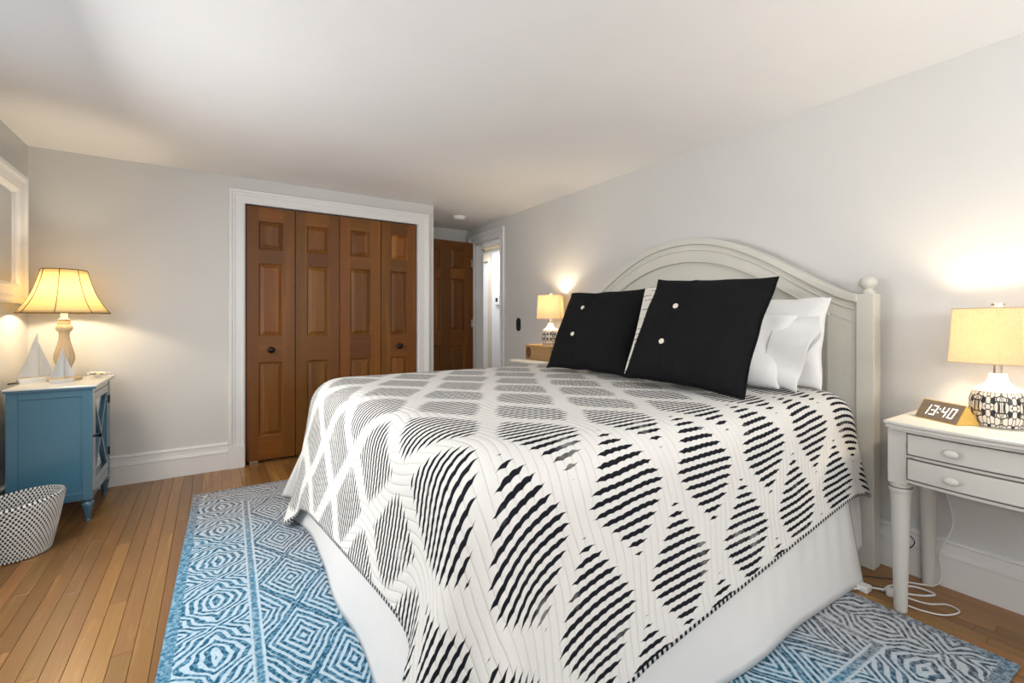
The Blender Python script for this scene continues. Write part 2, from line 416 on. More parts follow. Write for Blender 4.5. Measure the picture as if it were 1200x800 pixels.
# ------------------------------------------------------------------ rug
def rug_material():
    k = M('rug_pile', (.6, .65, .7), .95); k.b.inputs['Specular IOR Level'].default_value = .1
    X, Y, Z = k.sep(k.coord('Object'))         # local metres, origin at rug centre: x across 2.35, y along 3.17
    wob = k.noise(k.comb(X, Y, 0), 9, 2)-.5; wob2 = k.noise(k.comb(Y, X, 3), 9, 2)-.5
    fine = k.noise(k.comb(X, Y, 0), 60, 3, .7)
    u = X+wob*.030; v = Y+wob2*.030
    # concentric squares on the diagonal lattice (field)
    P_ = .255; Q_ = .43
    d = ((u/P_+v/Q_).frac()-.5).abs().max(((u/P_-v/Q_).frac()-.5).abs())
    f1 = (d*10+wob*.5).frac()
    # border: nested flame medallions
    ax = X.abs(); ay = Y.abs(); mx = ax-.905; my = ay-1.305
    end = my.gt(mx); m_ = mx.max(my)
    al = u*end+v*(1-end); ac = (my*end+mx*(1-end))+wob*.03
    e = ((al/.36).frac()-.5).abs()*.72+((al/.09).frac()-.5).abs()*.10+(ac-.125).abs()*2.4
    f2 = (e*13+wob*1.6).frac()
    # mid stripes and outer edge
    border = m_.gt(0.0)
    line = f2*border+f1*(1-border)
    guard = m_.abs().lt(.020)
    edge = m_.gt(.240)
    dark = line.ramp(.36, .54)*(1-line.ramp(.90, 1.0))
    dark = dark*(1-guard)+guard*(m_.abs().ramp(.006, .016, 1, 0)*.75)
    dark = dark*(1-edge)+edge*.75
    speck = fine.ramp(.40, .64)
    dark = (dark*(speck*.70+.42)+(k.noise(k.comb(X, Y, 2), 90, 2, .6).ramp(.58, .75))*.22).min(1.0)
    # blue in the near left field, greying to the far end and to the right
    n = k.noise(k.comb(X, Y, 7), 2.2, 2)-.5
    g = ((Y*-1+.1)*.42+X*-.50+n*.6).ramp(-.40, .75)
    light = k.mix((fine.ramp(.35, .7))*.45, k.mix(g, (.56, .56, .565), (.47, .60, .70)), k.mix(g, (.40, .40, .41), (.28, .43, .55)))
    darkc = k.mix(g.ramp(.25, .8), (.07, .078, .10), (.016, .088, .155))
    midc = k.mix(g.ramp(.2, .8), (.27, .28, .30), (.105, .265, .39))
    c = k.mix(dark.ramp(0, .55), light, midc); c = k.mix(dark.ramp(.45, 1), c, darkc)
    k.col(c)
    k.bump((1-dark)*.7+fine*.6, .006, .8)
    return k.m
rug = tag(empty('area_rug', (1.045, 1.955, 0), math.radians(-1.6)), 'large blue and grey patterned area rug lying under the bed', 'rug')
bm = bmesh.new(); bmesh.ops.create_grid(bm, x_segments=2, y_segments=2, size=1)
bmesh.ops.scale(bm, verts=bm.verts[:], vec=(1.185, 1.585, 1)); bmesh.ops.translate(bm, verts=bm.verts[:], vec=(0, 0, .012))
r = bmesh.ops.extrude_face_region(bm, geom=bm.faces[:]); bmesh.ops.translate(bm, verts=[v for v in r['geom'] if isinstance(v, bmesh.types.BMVert)], vec=(0, 0, -.011))
obj('pile', bm, rug_material(), rug, bevel=.004)
# ------------------------------------------------------------------ bed
BC = 1.85; BX0, BX1 = .47, 2.47; BY0, BY1 = .885, 2.815; BT = .805
def distressed(name, col, dark=(.10, .085, .07), rough=.42):
    k = M(name, col, rough); v = k.coord('Object')
    g = k.node('ShaderNodeNewGeometry')
    ed = E(k.nt, g.outputs['Pointiness']).ramp(.56, .66)
    n = k.noise(v, 26, 4, .7)
    f = ed*n.ramp(.5, .62)
    sc = k.noise(k.coord('Object', (14, 14, 14)), 1.5, 4, .7).ramp(.72, .80)*.35
    base = k.mix(k.noise(v, 4, 3), tuple(c*.95 for c in col), tuple(c*1.04 for c in col))
    k.col(k.mix(f, base, dark)); k.bump(n, .0003, .2)
    return k.m
m_hb = distressed('distressed_cream_paint', (.60, .585, .52))
m_ns = distressed('nightstand_cream_paint', (.58, .565, .525))
m_groove = paint('worn_dark_edge', (.12, .10, .085), .6)
bed = tag(empty('bed', (0, 0, 0)), 'king bed with a cream arched wooden headboard and turned post finials', 'bed')
TD = [0, .1, .2, .3, .4, .5, .6, .7, .8, .88, .96]; TZ = [1.637, 1.633, 1.617, 1.589, 1.548, 1.497, 1.438, 1.374, 1.312, 1.268, 1.240]
def topz(d): return float(np.interp(abs(d), TD, TZ))
def topz_s(d): return sum(topz(abs(d)+e) for e in (-.04, -.02, 0, .02, .04))/5 if abs(d) > .04 else topz(d)
HB = bed
for yc in (BC-.985, BC+.985):
    bm = bmesh.new(); box(bm, 2.486, 2.562, yc-.035, yc+.035, .001, 1.245); o = obj('post', bm, m_hb, bed, bevel=.004)
    bm = bmesh.new(); lathe(bm, [(.026, 1.245), (.028, 1.250), (.025, 1.255), (.018, 1.262), (.017, 1.268), (.022, 1.274), (.031, 1.281), (.036, 1.292), (.035, 1.304), (.029, 1.315), (.018, 1.323), (0, 1.326)], 32, 2.524, yc)
    obj('finial', bm, m_hb, o, smooth=45)
ds = np.linspace(-.955, .955, 97)
def strip(name, lo, hi, x0, x1, m=m_hb, dd=ds, bev=.003):
    bm = bmesh.new(); rows = []
    for d in dd:
        rows.append([bm.verts.new((x, BC+d, z)) for x, z in ((x0, lo(d)), (x1, lo(d)), (x1, hi(d)), (x0, hi(d)))])
    for A, B in zip(rows, rows[1:]):
        for i in range(4): bm.faces.new((A[i], A[(i+1) % 4], B[(i+1) % 4], B[i]))
    bm.faces.new(rows[0]); bm.faces.new(rows[-1][::-1])
    return obj(name, bm, m, bed, smooth=40, bevel=bev)
strip('cap_rail', lambda d: topz_s(d)-.038, lambda d: topz_s(d), 2.484, 2.572)
strip('arch_rail', lambda d: topz_s(d)-.135, lambda d: topz_s(d)-.036, 2.500, 2.555)
sd2 = [d for d in ds if abs(d) <= .84]
strip('bead_moulding', lambda d: topz_s(d)-.075, lambda d: topz_s(d)-.067, 2.494, 2.52, bev=.002)
strip('bead_moulding', lambda d: topz_s(d)-.146, lambda d: topz_s(d)-.134, 2.496, 2.53, dd=sd2, bev=.002)
strip('headboard_panel', lambda d: .30, lambda d: topz_s(d)-.12, 2.520, 2.548)
for s_ in (-1, 1):
    a, b = sorted((BC+s_*.955, BC+s_*.825)); bm = bmesh.new()
    box(bm, 2.502, 2.556, a, b, .28, topz_s(.9)-.09); obj('stile', bm, m_hb, bed, bevel=.003)
    bm = bmesh.new(); a, b = sorted((BC+s_*.827, BC+s_*.815)); box(bm, 2.508, 2.53, a, b, .35, topz_s(.82)-.14); obj('bead_moulding', bm, m_hb, bed, bevel=.002)
m_matt = paint('mattress_cloth', (.75, .74, .72), .9)
bm = bmesh.new(); box(bm, BX0+.02, BX1, BY0+.02, BY1-.02, .46, BT-.03); o = obj('mattress', bm, m_matt, bed, bevel=.11); o.modifiers[0].segments = 5; o.modifiers[0].limit_method = 'NONE'
bm = bmesh.new(); box(bm, BX0+.02, BX1, BY0+.02, BY1-.02, .22, .46); obj('box_spring', bm, m_matt, bed, bevel=.02)
for (x, y) in ((.6, 1.1), (.6, 2.6), (2.2, 1.1), (2.2, 2.6), (1.4, 1.85)):
    bm = bmesh.new(); lathe(bm, [(.02, .0135), (.022, .22)], 14, x, y); obj('foot', bm, m_black, bed)
for y in (BY0+.06, BY1-.06):
    obj('side_rail', bx(BX0+.04, 2.49, y-.02, y+.02, .16, .22), m_black, bed)
# ---- bed skirt: gathered white panels
def cloth_white(name, col, rough=.85, wr=.004, sc=7):
    k = M(name, col, rough); k.b.inputs['Specular IOR Level'].default_value = .2
    v = k.coord('Object'); n = k.noise(v, sc, 4, .55, 1.2)
    w = k.noise(k.coord('Object', (260, 260, 260)), 1.0, 2)
    k.col(k.mix(n, tuple(c*.97 for c in col), col)); k.bump(n*1.0+w*.03, wr, .6); return k.m
m_skirt = cloth_white('skirt_cotton', (.78, .77, .75), wr=.003)
sk = tag(empty('bed_skirt', (0, 0, 0)), 'white cotton bed skirt hanging to the rug around the bed', 'bed skirt')
def panel(name, pts, zb, amp, waves, flare, ph, nrm, m=m_skirt, n=140, nz=16, zt=.46, ends=None):
    P = spline(pts, 12); L = [0]
    for a, b in zip(P, P[1:]): L.append(L[-1]+(b-a).length)
    vs, fs = [], []
    for j in range(nz+1):
        t = j/nz
        for i in range(n+1):
            s_ = L[-1]*i/n; q = min(max(np.searchsorted(L, s_)-1, 0), len(P)-2)
            f = (s_-L[q])/(L[q+1]-L[q]+1e-9); p = P[q].lerp(P[q+1], f); dd = (P[q+1]-P[q]).normalized()
            nv = Vector((dd.y, -dd.x, 0))*nrm
            wv = math.sin(s_*waves+ph)+.55*math.sin(s_*waves*.47+ph*2.3)+.3*math.sin(s_*waves*1.9+ph*.7+t)
            off = flare*t+amp*(t**1.3)*wv+.003*math.sin(s_*60+3*t)*(1-t)
            q_ = p+nv*off
            if ends: q_ = ends(s_/L[-1], t, q_)
            zlo = zb+.006*math.sin(s_*5+ph)+.004*math.sin(s_*waves+ph)
            vs.append((q_.x, q_.y, zt+(max(zlo, .014)-zt)*t))
    for j in range(nz):
        for i in range(n):
            a = j*(n+1)+i; fs.append((a, a+1, a+n+2, a+n+1))
    o = obj(name, (vs, [], fs), m, sk, smooth=0)
    so = o.modifiers.new('solid', 'SOLIDIFY'); so.thickness = .0025; so.offset = 0
    return o
panel('side_panel', [(BX0-.005, BY0-.012, 0), (1.2, BY0-.014, 0), (1.9, BY0-.012, 0), (2.30, BY0-.012, 0)], .018, .011, 6.5, .060, 1.2, 1)
panel('head_panel', [(2.27, BY0+.01, 0), (2.36, BY0+.004, 0), (2.46, BY0+.002, 0)], .10, .010, 22, .03, .4, 1, n=40)
def flare_end(s_, t, p):
    w = max(0, (s_-.93)/.07)
    return p+Vector((-.02, .0, 0))*w*t
panel('foot_panel', [(BX0-.012, BY0, 0), (BX0-.014, 1.6, 0), (BX0-.012, 2.3, 0), (BX0-.012, BY1+.02, 0)], .016, .012, 7, .040, .3, -1, ends=flare_end)
def flare_far(s_, t, p):
    w = max(0, 1-s_/.10)**1.2
    return p+Vector((-.10, .30, 0))*w*t
panel('side_panel', [(BX0-.005, BY1+.014, 0), (1.2, BY1+.014, 0), (1.9, BY1+.012, 0), (2.45, BY1+.012, 0)], .018, .016, 12, .05, 2.2, -1, ends=flare_far)
# ---- quilt: position based cloth draped over the mattress
def drape(cx, cy, ang, LP, LQ, h, steps=260, iters=7):
    """cloth p (foot->head) x q (near->far); returns grid points and p,q"""
    NP, NQ = int(round(LP/h))+1, int(round(LQ/h))+1
    p = np.linspace(-LP/2, LP/2, NP); q = np.linspace(-LQ/2, LQ/2, NQ)
    PP, QQ = np.meshgrid(p, q, indexing='ij')
    ca, sa = math.cos(ang), math.sin(ang)
    X = np.stack([cx+PP*ca-QQ*sa, cy+PP*sa+QQ*ca, np.full_like(PP, BT+.02)], -1)
    rng = np.random.RandomState(3); X[..., 2] += rng.rand(NP, NQ)*.004
    # start with overhangs bent partly downward
    R = .105; lo = np.array([BX0-.010+R, BY0-.012+R]); hi = np.array([2.475-R, BY1+.012-R])
    top = BT-R
    def collide(X):
        fl = .008+.072*np.clip((.66-X[..., 2:3])/.5, 0, 1)**1.2
        c = np.clip(X[..., :2], lo-fl, hi+fl); dxy = X[..., :2]-c; zc = np.minimum(X[..., 2], top)
        d = np.concatenate([dxy, (X[..., 2]-zc)[..., None]], -1)
        L = np.sqrt((d**2).sum(-1))+1e-9
        pen = L < R
        # centre region fully inside
        k = np.where(pen, R/L, 1.0)[..., None]
        Xn = np.concatenate([c, zc[..., None]], -1)+d*k
        inside = pen & (L < 1e-6)
        Xn[inside, 2] = BT
        Xn[..., 2] = np.maximum(Xn[..., 2], .03)
        return Xn, pen
    pin = (X[..., 0] > lo[0]) & (X[..., 0] < hi[0]) & (X[..., 1] > lo[1]) & (X[..., 1] < hi[1])
    X[pin, 2] = BT; XP = X[pin].copy()
    V = np.zeros_like(X); dt = 1/60.
    def cons(X, a, b, rest, st, only_long=False):
        A = X[a]; B = X[b]; d = B-A; L = np.sqrt((d**2).sum(-1, keepdims=True))+1e-9
        e = (L-rest)/L
        if only_long: e = np.maximum(e, 0)
        c = d*(e*.5*st); X[a] = A+c; X[b] = B-c
    s_ = slice
    def sweep(X):
        hp, hq = p[1]-p[0], q[1]-q[0]; hd = math.hypot(hp, hq)
        for off in (0, 1):
            n = (NP-off)//2
            cons(X, (s_(off, off+2*n-1, 2), s_(None)), (s_(off+1, off+2*n, 2), s_(None)), hp, 1)
            n = (NQ-off)//2
            cons(X, (s_(None), s_(off, off+2*n-1, 2)), (s_(None), s_(off+1, off+2*n, 2)), hq, 1)
        for off in (0, 1):
            n = (NP-off)//2
            a = s_(off, off+2*n-1, 2); b = s_(off+1, off+2*n, 2)
            cons(X, (a, s_(0, NQ-1)), (b, s_(1, NQ)), hd, .06); cons(X, (a, s_(1, NQ)), (b, s_(0, NQ-1)), hd, .06)
        for sp in (2, 4):
            for off in range(sp):
                for ax in (0, 1):
                    N = NP if ax == 0 else NQ; hh = (hp if ax == 0 else hq)*sp
                    i = np.arange(off, N-sp, 2*sp)
                    for blk in (i, i+sp):
                        blk = blk[blk+sp < N]
                        if len(blk) == 0: continue
                        if ax == 0: cons(X, (blk, s_(None)), (blk+sp, s_(None)), hh, .03 if sp == 2 else .015)
                        else: cons(X, (s_(None), blk), (s_(None), blk+sp), hh, .03 if sp == 2 else .015)
        return X
    for it in range(steps):
        damp = .97 if it < steps*.6 else .90
        V[..., 2] -= 9.8*dt; V *= damp
        sp_ = np.sqrt((V**2).sum(-1, keepdims=True)); V *= np.minimum(1, 3.0/(sp_+1e-9))
        X0 = X.copy(); X = X+V*dt
        for k in range(iters):
            X = sweep(X); X[pin] = XP
        X, pen = collide(X)
        V = (X-X0)/dt
        on = pen & (X[..., 2] > top+.02)
        V[on] *= .25
        V[pen] *= .8
    return X, PP, QQ
LP, LQ = 2.365, 2.70
QX, QP, QQ = drape(1.215, 1.78, math.radians(5.6), LP, LQ, .03)
# gathered folds where the loose foot corner hangs
def corner_folds(X, x0, y0, sy):
    da = np.maximum(x0-X[..., 0], 0)+.0; db = np.maximum((y0-X[..., 1])*sy, 0); drop = np.maximum(BT-.10-X[..., 2], 0)
    rad = np.stack([X[..., 0]-(x0+.10), (X[..., 1]-(y0+.10*sy))], -1); rn = np.sqrt((rad**2).sum(-1))+1e-6
    phi = np.arctan2((-rad[..., 1])*sy, -rad[..., 0])                 # 0 = foot side, pi/2 = long side
    w = np.clip(np.sin(np.clip(phi, 0, PI/2)*2), 0, 1)**.8
    amp = .055*np.clip(drop/.45, 0, 1)**1.2*w*(.75+np.sin(phi*7.0-1.4+drop*1.2))
    X = X.copy(); X[..., :2] += rad/rn[..., None]*amp[..., None]; return X
QX = corner_folds(QX, BX0+.02, BY0+.02, 1)
def quilt_material():
    k = M('quilt_print', (.8, .8, .78), .9); k.b.inputs['Specular IOR Level'].default_value = .15
    uv = k.node('ShaderNodeUVMap', uv_map='cloth').outputs[0]
    p, q, _ = k.sep(uv)
    wn = k.noise(k.comb(p, q, 0), 4.5, 2)-.5
    fn = k.noise(k.comb(p*8, q*60, 0), 1.0, 2)-.5
    D, L = .17, .48
    # lozenges on a half-drop lattice, touching tip to tip across the bed
    pw_ = p+((q*(2*PI/L)).sin())*.008+wn*.035
    q_ = q+p*.07+(k.noise(k.comb(p, q, 4), 3.5, 2)-.5)*.05
    def lattice(po, qo):
        cu = ((((pw_+po)/(2*D)).frac()-.5).abs())*(2*D)
        t = 1-(((q_+qo)/L).frac()-.5).abs()*2
        prof = t*.55+(1-((t*PI).cos()))*.225
        return prof*(D*1.02)-.030-cu
    edge0 = lattice(0.0, 0.0).max(lattice(D, L/2))
    # quilting channels run across the bed in waves
    CH = .027
    chp = (pw_+((q*(2*PI/L)).sin())*.010)/CH
    scal = (((chp.frac()-.5).abs())*2)**2
    sp_ = .0250
    qs = (q+wn*.02+scal*.0022+p*.05+((p*5).sin())*.008)/sp_
    st = (qs.frac()-.5).abs()*2                       # 0 in the middle of a stripe
    row = (qs.floor()*.73).sin()
    edge = (edge0+row*.005+fn*.008)
    w = edge.ramp(-.002, .034)*(.47+fn*.22+wn*.14)
    ink = (w-st).ramp(-.05, .07)*edge.gt(0)
    # faded patches of ink
    ink = ink*(k.noise(k.comb(p, q, 5), 7, 3).ramp(.60, .72, 1, .72))
    # striped binding on the hem
    ep = (p.abs()*-1+LP/2); eq = (q.abs()*-1+LQ/2)
    bq = eq.lt(.011)*((p/.021).frac().lt(.5)); bp = ep.lt(.011)*((q/.021).frac().lt(.5))
    hem = eq.lt(.011).max(ep.lt(.011))
    ink = ink*(1-hem)+(bq.max(bp))*hem
    cream = k.mix(k.noise(k.comb(p, q, 9), 3, 3), (.70, .69, .66), (.77, .76, .735))
    k.col(k.mix(ink.min(1.0), cream, (.010, .011, .016)))
    # puffed channels with cross stitches
    pf = (1-(chp.frac()-.5).abs()*2)**.45 if False else ((chp.frac()*PI).sin().abs())**.35
    pk = k.noise(k.comb(chp*1.0, q*45, 0), 1.0, 2)
    k.bump(pf*1.0+pk*.3, .0032, .9)
    return k.m
m_qback = M('quilt_lining', (.02, .021, .026), .95).m
NPp, NQq = QX.shape[:2]
def refine(A):                                          # one Catmull-like doubling of the grid
    for ax in (0, 1):
        A = np.moveaxis(A, ax, 0); n = A.shape[0]; B = np.zeros((2*n-1,)+A.shape[1:])
        B[::2] = A; ext = np.concatenate([2*A[:1]-A[1:2], A, 2*A[-1:]-A[-2:-1]])
        B[1::2] = (-ext[:-3]+9*ext[1:-2]+9*ext[2:-1]-ext[3:])/16
        A = np.moveaxis(B, 0, ax)
    return A
def smooth_grid(A, n=1):
    for _ in range(n):
        B = A.copy(); B[1:-1] = A[1:-1]*.5+(A[2:]+A[:-2])*.25
        C = B.copy(); C[:, 1:-1] = B[:, 1:-1]*.5+(B[:, 2:]+B[:, :-2])*.25; A = C
    return A
QS = smooth_grid(refine(smooth_grid(QX, 3)), 3); UP = refine(QP[..., None])[..., 0]; UQ = refine(QQ[..., None])[..., 0]
def grid_mesh(name, G, mats, parent=None, uv=None):
    n, m_ = G.shape[:2]; idx = np.arange(n*m_).reshape(n, m_)
    f = np.stack([idx[:-1, :-1], idx[1:, :-1], idx[1:, 1:], idx[:-1, 1:]], -1).reshape(-1, 4)
    o = obj(name, (G.reshape(-1, 3).tolist(), [], f.tolist()), mats, parent, smooth=0)
    if uv is not None:
        l = o.data.uv_layers.new(name='cloth'); U = np.stack([uv[0].ravel(), uv[1].ravel()], -1)[f.ravel()]
        l.data.foreach_set('uv', U.ravel().astype(np.float32))
    return o
quilt = grid_mesh('quilt', QS, [quilt_material(), m_qback], None, (UP, UQ))
so = quilt.modifiers.new('solid', 'SOLIDIFY'); so.thickness = .007; so.offset = -1; so.material_offset = 1; so.material_offset_rim = 0
tag(quilt, 'white quilt with black striped lozenges draped over the bed', 'quilt')
# ------------------------------------------------------------------ pillows
def pillow_grid(w, h, t, n=34, ear=.05, puff=.42, wr=.006, seed=0, sag=.0):
    """two sided cushion: local x across, y up the cushion, z thickness"""
    G = []
    for side in (1, -1):
        A = np.zeros((n+1, n+1, 3))
        for i in range(n+1):
            for j in range(n+1):
                u = -1+2*i/n; v = -1+2*j/n
                u_ = math.sin(u*PI/2*.92)/math.sin(PI/2*.92); v_ = math.sin(v*PI/2*.92)/math.sin(PI/2*.92)
                prof = max(0, (1-u_**2))**puff*max(0, (1-v_**2))**puff
                pull = 1-ear*(1-v_**2)*abs(u_)**3; pull2 = 1-ear*(1-u_**2)*abs(v_)**3
                x = u_*w/2*pull; y = v_*h/2*pull2
                e = (1-abs(u_)**6)*(1-abs(v_)**6)
                nz = noise.noise(Vector((x*6+seed, y*6, seed*3.1+side)))*wr*2.0+noise.noise(Vector((x*17, y*14+seed, side*2)))*wr*.6
                x += noise.noise(Vector((y*8+seed, seed, 1.7)))*wr*.9*abs(u_)**4; y += noise.noise(Vector((x*8, seed*2, 4.1)))*wr*.9*abs(v_)**4
                A[i, j] = (x, y, side*(t/2*prof*(1+sag*(-v_)))+nz*e)
        G.append(A)
    return G
def pillow(name, w, h, t, mat, parent, seed=0, flange=0.0, **k):
    A, B = pillow_grid(w, h, t, seed=seed, **k)
    n = A.shape[0]; vs = A.reshape(-1, 3).tolist()+B.reshape(-1, 3).tolist(); fs = []; N = n*n
    for i in range(n-1):
        for j in range(n-1):
            a = i*n+j; fs.append((a, a+n, a+n+1, a+1)); a += N; fs.append((a, a+1, a+n+1, a+n))
    o = obj(name, (vs, [], fs), mat, parent, smooth=0)
    bm = bmesh.new(); bm.from_mesh(o.data); bmesh.ops.remove_doubles(bm, verts=bm.verts[:], dist=.0004)
    bmesh.ops.recalc_face_normals(bm, faces=bm.faces[:]); bm.to_mesh(o.data); bm.free()
    o.data.polygons.foreach_set('use_smooth', [True]*len(o.data.polygons))
    s_ = o.modifiers.new('sub', 'SUBSURF'); s_.levels = 1; s_.render_levels = 1
    return o, A
def frame(loc, right, up):
    r = Vector(right).normalized(); u = Vector(up); u = (u-r*u.dot(r)).normalized(); n = r.cross(u)
    return Matrix(((r.x, u.x, n.x, loc[0]), (r.y, u.y, n.y, loc[1]), (r.z, u.z, n.z, loc[2]), (0, 0, 0, 1)))
def linen(name, col, var=.35):
    k = M(name, col, .9); k.b.inputs['Specular IOR Level'].default_value = .12
    X, Y, Z = k.sep(k.coord('Object'))
    n1 = k.noise(k.comb(X*500, Y*30, Z*30), 1, 2); n2 = k.noise(k.comb(X*30, Y*500, Z*30), 1, 2)
    n3 = k.noise(k.comb(X, Y, Z), 9, 4, .6, 1.5)
    k.col(k.mix(n1*.5+n2*.5, tuple(c*(1-var) for c in col), tuple(c*(1+var) for c in col)))
    k.bump(n1*.06+n2*.06+n3*.9, .012, .6); return k.m
m_blk = linen('black_linen', (.0085, .0085, .0095), .55); m_blk2 = m_blk
m_btn = M('shell_button', (.72, .66, .56), .25).m
def black_cushion(loc, right, up, w, h, seed, label, bv=(.14, -.20)):
    c = empty('cushion'); c.matrix_world = frame(loc, right, up)
    body, A = pillow('cover', w, h, .215, m_blk, c, seed, ear=.055, wr=.012, puff=.45)
    # knife-edge seam cord
    bm = bmesh.new(); n = A.shape[0]-1
    ring = [A[i, 0] for i in range(n)]+[A[n, j] for j in range(n)]+[A[i, n] for i in range(n, 0, -1)]+[A[0, j] for j in range(n, 0, -1)]
    tube(bm, [Vector((p[0]*1.004, p[1]*1.004, p[2]*.2)) for p in ring], .0045, 6, closed=True); obj('seam_piping', bm, m_blk, c, smooth=0)
    # button placket down the left third
    px = -.10*w
    def zat(x, y):
        d = ((A[..., 0]-x)**2+(A[..., 1]-y)**2); i = np.unravel_index(d.argmin(), d.shape); return A[i][2]
    bm = bmesh.new(); ys = np.linspace(-h*.47, h*.47, 40); rows = []
    for y in ys:
        z = zat(px, y); z2 = zat(px+.012, y)
        rows.append([bm.verts.new(p) for p in ((px-.004, y, z-.004), (px-.003, y, z+.004), (px+.006, y, z2+.004), (px+.012, y, z2-.003))])
    for a, b in zip(rows, rows[1:]):
        for i in range(3): bm.faces.new((a[i], a[i+1], b[i+1], b[i]))
    obj('button_placket', bm, m_blk, c, smooth=0)
    for y in (bv[0]*h, bv[1]*h):
        bm = bmesh.new(); lathe(bm, [(0, .000), (.0125, .000), (.0135, .002), (.0125, .0045), (.009, .0038), (0, .0034)], 20)
        for e in ((-.003, -.003), (.003, .003), (-.003, .003), (.003, -.003)):
            lathe(bm, [(.0013, .0034), (.0013, .0042), (0, .0043)], 6, *e)
        obj('button', bm, m_btn, c, smooth=40, loc=(px-.014, y, zat(px-.014, y)+.003))
    tag(c, label, 'cushion', 'black euro cushions'); return c
black_cushion((1.885, 1.320, 1.074), (.035, -.61, -.03), (.25, .085, .49), .60, .56, 1.3, 'black buttoned linen cushion nearest the white pillows, in front of the cream sham')
black_cushion((1.97, 2.065, 1.066), (.06, -.62, .0), (.24, .05, .50), .62, .54, 5.7, 'black buttoned linen cushion beside the far lamp, partly behind the other black cushion', (.20, -.14))
k = M('sham_quilting', (.66, .64, .58), .9); X, Y, Z = k.sep(k.coord('Object'))
stp = ((Y/.030).frac()-.5).abs(); k.col(k.mix((stp.lt(.09))*(k.noise(k.comb(X, Y, Z), 25, 2).gt(.46)), (.66, .64, .58), (.16, .15, .13))); k.bump(stp, .006, .6); m_sham = k.m
c = empty('pillow_sham'); c.matrix_world = frame((2.02, 1.455, 1.08), (.16, -.60, 0), (.25, .085, .50)); pillow('cover', .58, .54, .10, m_sham, c, 8.1, ear=.04, wr=.004)
tag(c, 'cream quilted pillow sham showing as a strip between the two black cushions', 'pillow')
m_pil = cloth_white('white_percale', (.82, .82, .81), wr=.010, sc=6)
c = empty('bed_pillow'); c.matrix_world = frame((2.37, 1.375, 1.022), (.02, -.72, .0), (.10, -.03, .42)); pillow('case', .80, .44, .16, m_pil, c, 3.3, ear=.045, wr=.014, puff=.42)
# small folded lip where the pillowcase closes at the lower corner
tag(c, 'white pillow standing upright against the headboard', 'pillow', 'white bed pillows')
c = empty('bed_pillow'); c.matrix_world = frame((2.19, 1.42, .992), (.03, -.72, -.02), (.16, .02, .33)); pillow('case', .72, .37, .19, m_pil, c, 9.2, ear=.03, wr=.014, puff=.40)
# the gaping open end of the pillowcase
vs, fs = [], []; nu, nv = 48, 10
for j in range(nv+1):
    t = j/nv
    for i in range(nu):
        a = 2*PI*i/nu; yy = math.sin(a); zz = math.cos(a)
        open_ = .055-.022*t
        x = .29+.15*t+.022*t*math.sin(a+.6)+.010*t*math.sin(3*a)
        y = yy*(.150+.030*t)+.008*t*math.sin(5*a)
        z = (1 if zz > 0 else -1)*abs(zz)**.8*open_*(1+.35*math.sin(a*3+1)*t)+.016*t*math.sin(yy*6+1)-.02*t
        vs.append((x, y, z))
for j in range(nv):
    for i in range(nu): a = j*nu+i; b = j*nu+(i+1) % nu; fs.append((a, b, b+nu, a+nu))
o = obj('open_hem', (vs, [], fs), m_pil, c, smooth=0); so = o.modifiers.new('solid', 'SOLIDIFY'); so.thickness = .002; so.offset = 0
s_ = o.modifiers.new('sub', 'SUBSURF'); s_.levels = 1; s_.render_levels = 1
tag(c, 'white pillow with a gaping crumpled pillowcase end behind the near black cushion', 'pillow', 'white bed pillows')
# ------------------------------------------------------------------ near nightstand
NT = .742
def bow(y, yc, half, x_end, depth): return x_end-depth*(1-((y-yc)/half)**2)
ns = tag(empty('nightstand', (0, 0, 0)), 'cream bow-front nightstand with two drawers beside the bed post', 'nightstand')
YB, HW = .335, .36
def bowprism(y0, y1, xe, dep, xb, z0, z1, half=HW, n=20, yc=YB):
    bm = bmesh.new(); poly = [(bow(y0+(y1-y0)*i/n, yc, half, xe, dep), y0+(y1-y0)*i/n) for i in range(n+1)]+[(xb, y1), (xb, y0)]
    prism(bm, poly, 'Z', z0, z1); return bm
o = obj('top', bowprism(YB-HW, YB+HW, 2.165, .055, 2.585, NT-.014, NT), m_ns, ns, bevel=.006)
obj('top_moulding', bowprism(YB-HW+.006, YB+HW-.006, 2.172, .055, 2.583, NT-.027, NT-.014), m_ns, ns, bevel=.004)
obj('top_moulding', bowprism(YB-HW+.014, YB+HW-.014, 2.182, .055, 2.581, NT-.036, NT-.027), m_ns, ns, bevel=.003)
bm = bowprism(YB-HW+.062, YB+HW-.062, 2.212, .050, 2.57, .512, NT-.036); obj('case', bm, m_ns, ns)
obj('side_panel', bx(2.25, 2.56, YB+HW-.05, YB+HW-.034, .515, NT-.036), m_ns, ns); obj('side_panel', bx(2.25, 2.56, YB-HW+.034, YB-HW+.05, .515, NT-.036), m_ns, ns)
for (z0, z1) in ((.622, .697), (.528, .602)):
    obj('drawer_gap', bowprism(YB-HW+.064, YB+HW-.064, 2.2105, .050, 2.40, z0-.0055, z1+.0055), m_groove, ns)
    d = obj('drawer', bowprism(YB-HW+.069, YB+HW-.069, 2.203, .050, 2.39, z0, z1), m_ns, ns, bevel=.003)
    for yk in (YB+.16, YB-.16):
        bm = bmesh.new(); lathe(bm, [(0, -.002), (.010, -.002), (.009, .008), (.012, .012), (.017, .016), (.019, .022), (.016, .028), (.008, .031), (0, .0315)], 28, sx=.78, sy=1.15)
        k_ = obj('knob', bm, m_ns, d, smooth=50, loc=(bow(yk, YB, HW, 2.203, .050), yk, (z0+z1)/2), rot=(0, -PI/2, 0))
LEG = [(.022, .001), (.0225, .02), (.030, .36), (.033, .452), (.0335, .462), (.038, .468), (.038, .480), (.034, .486), (.036, .494), (.036, .500)]
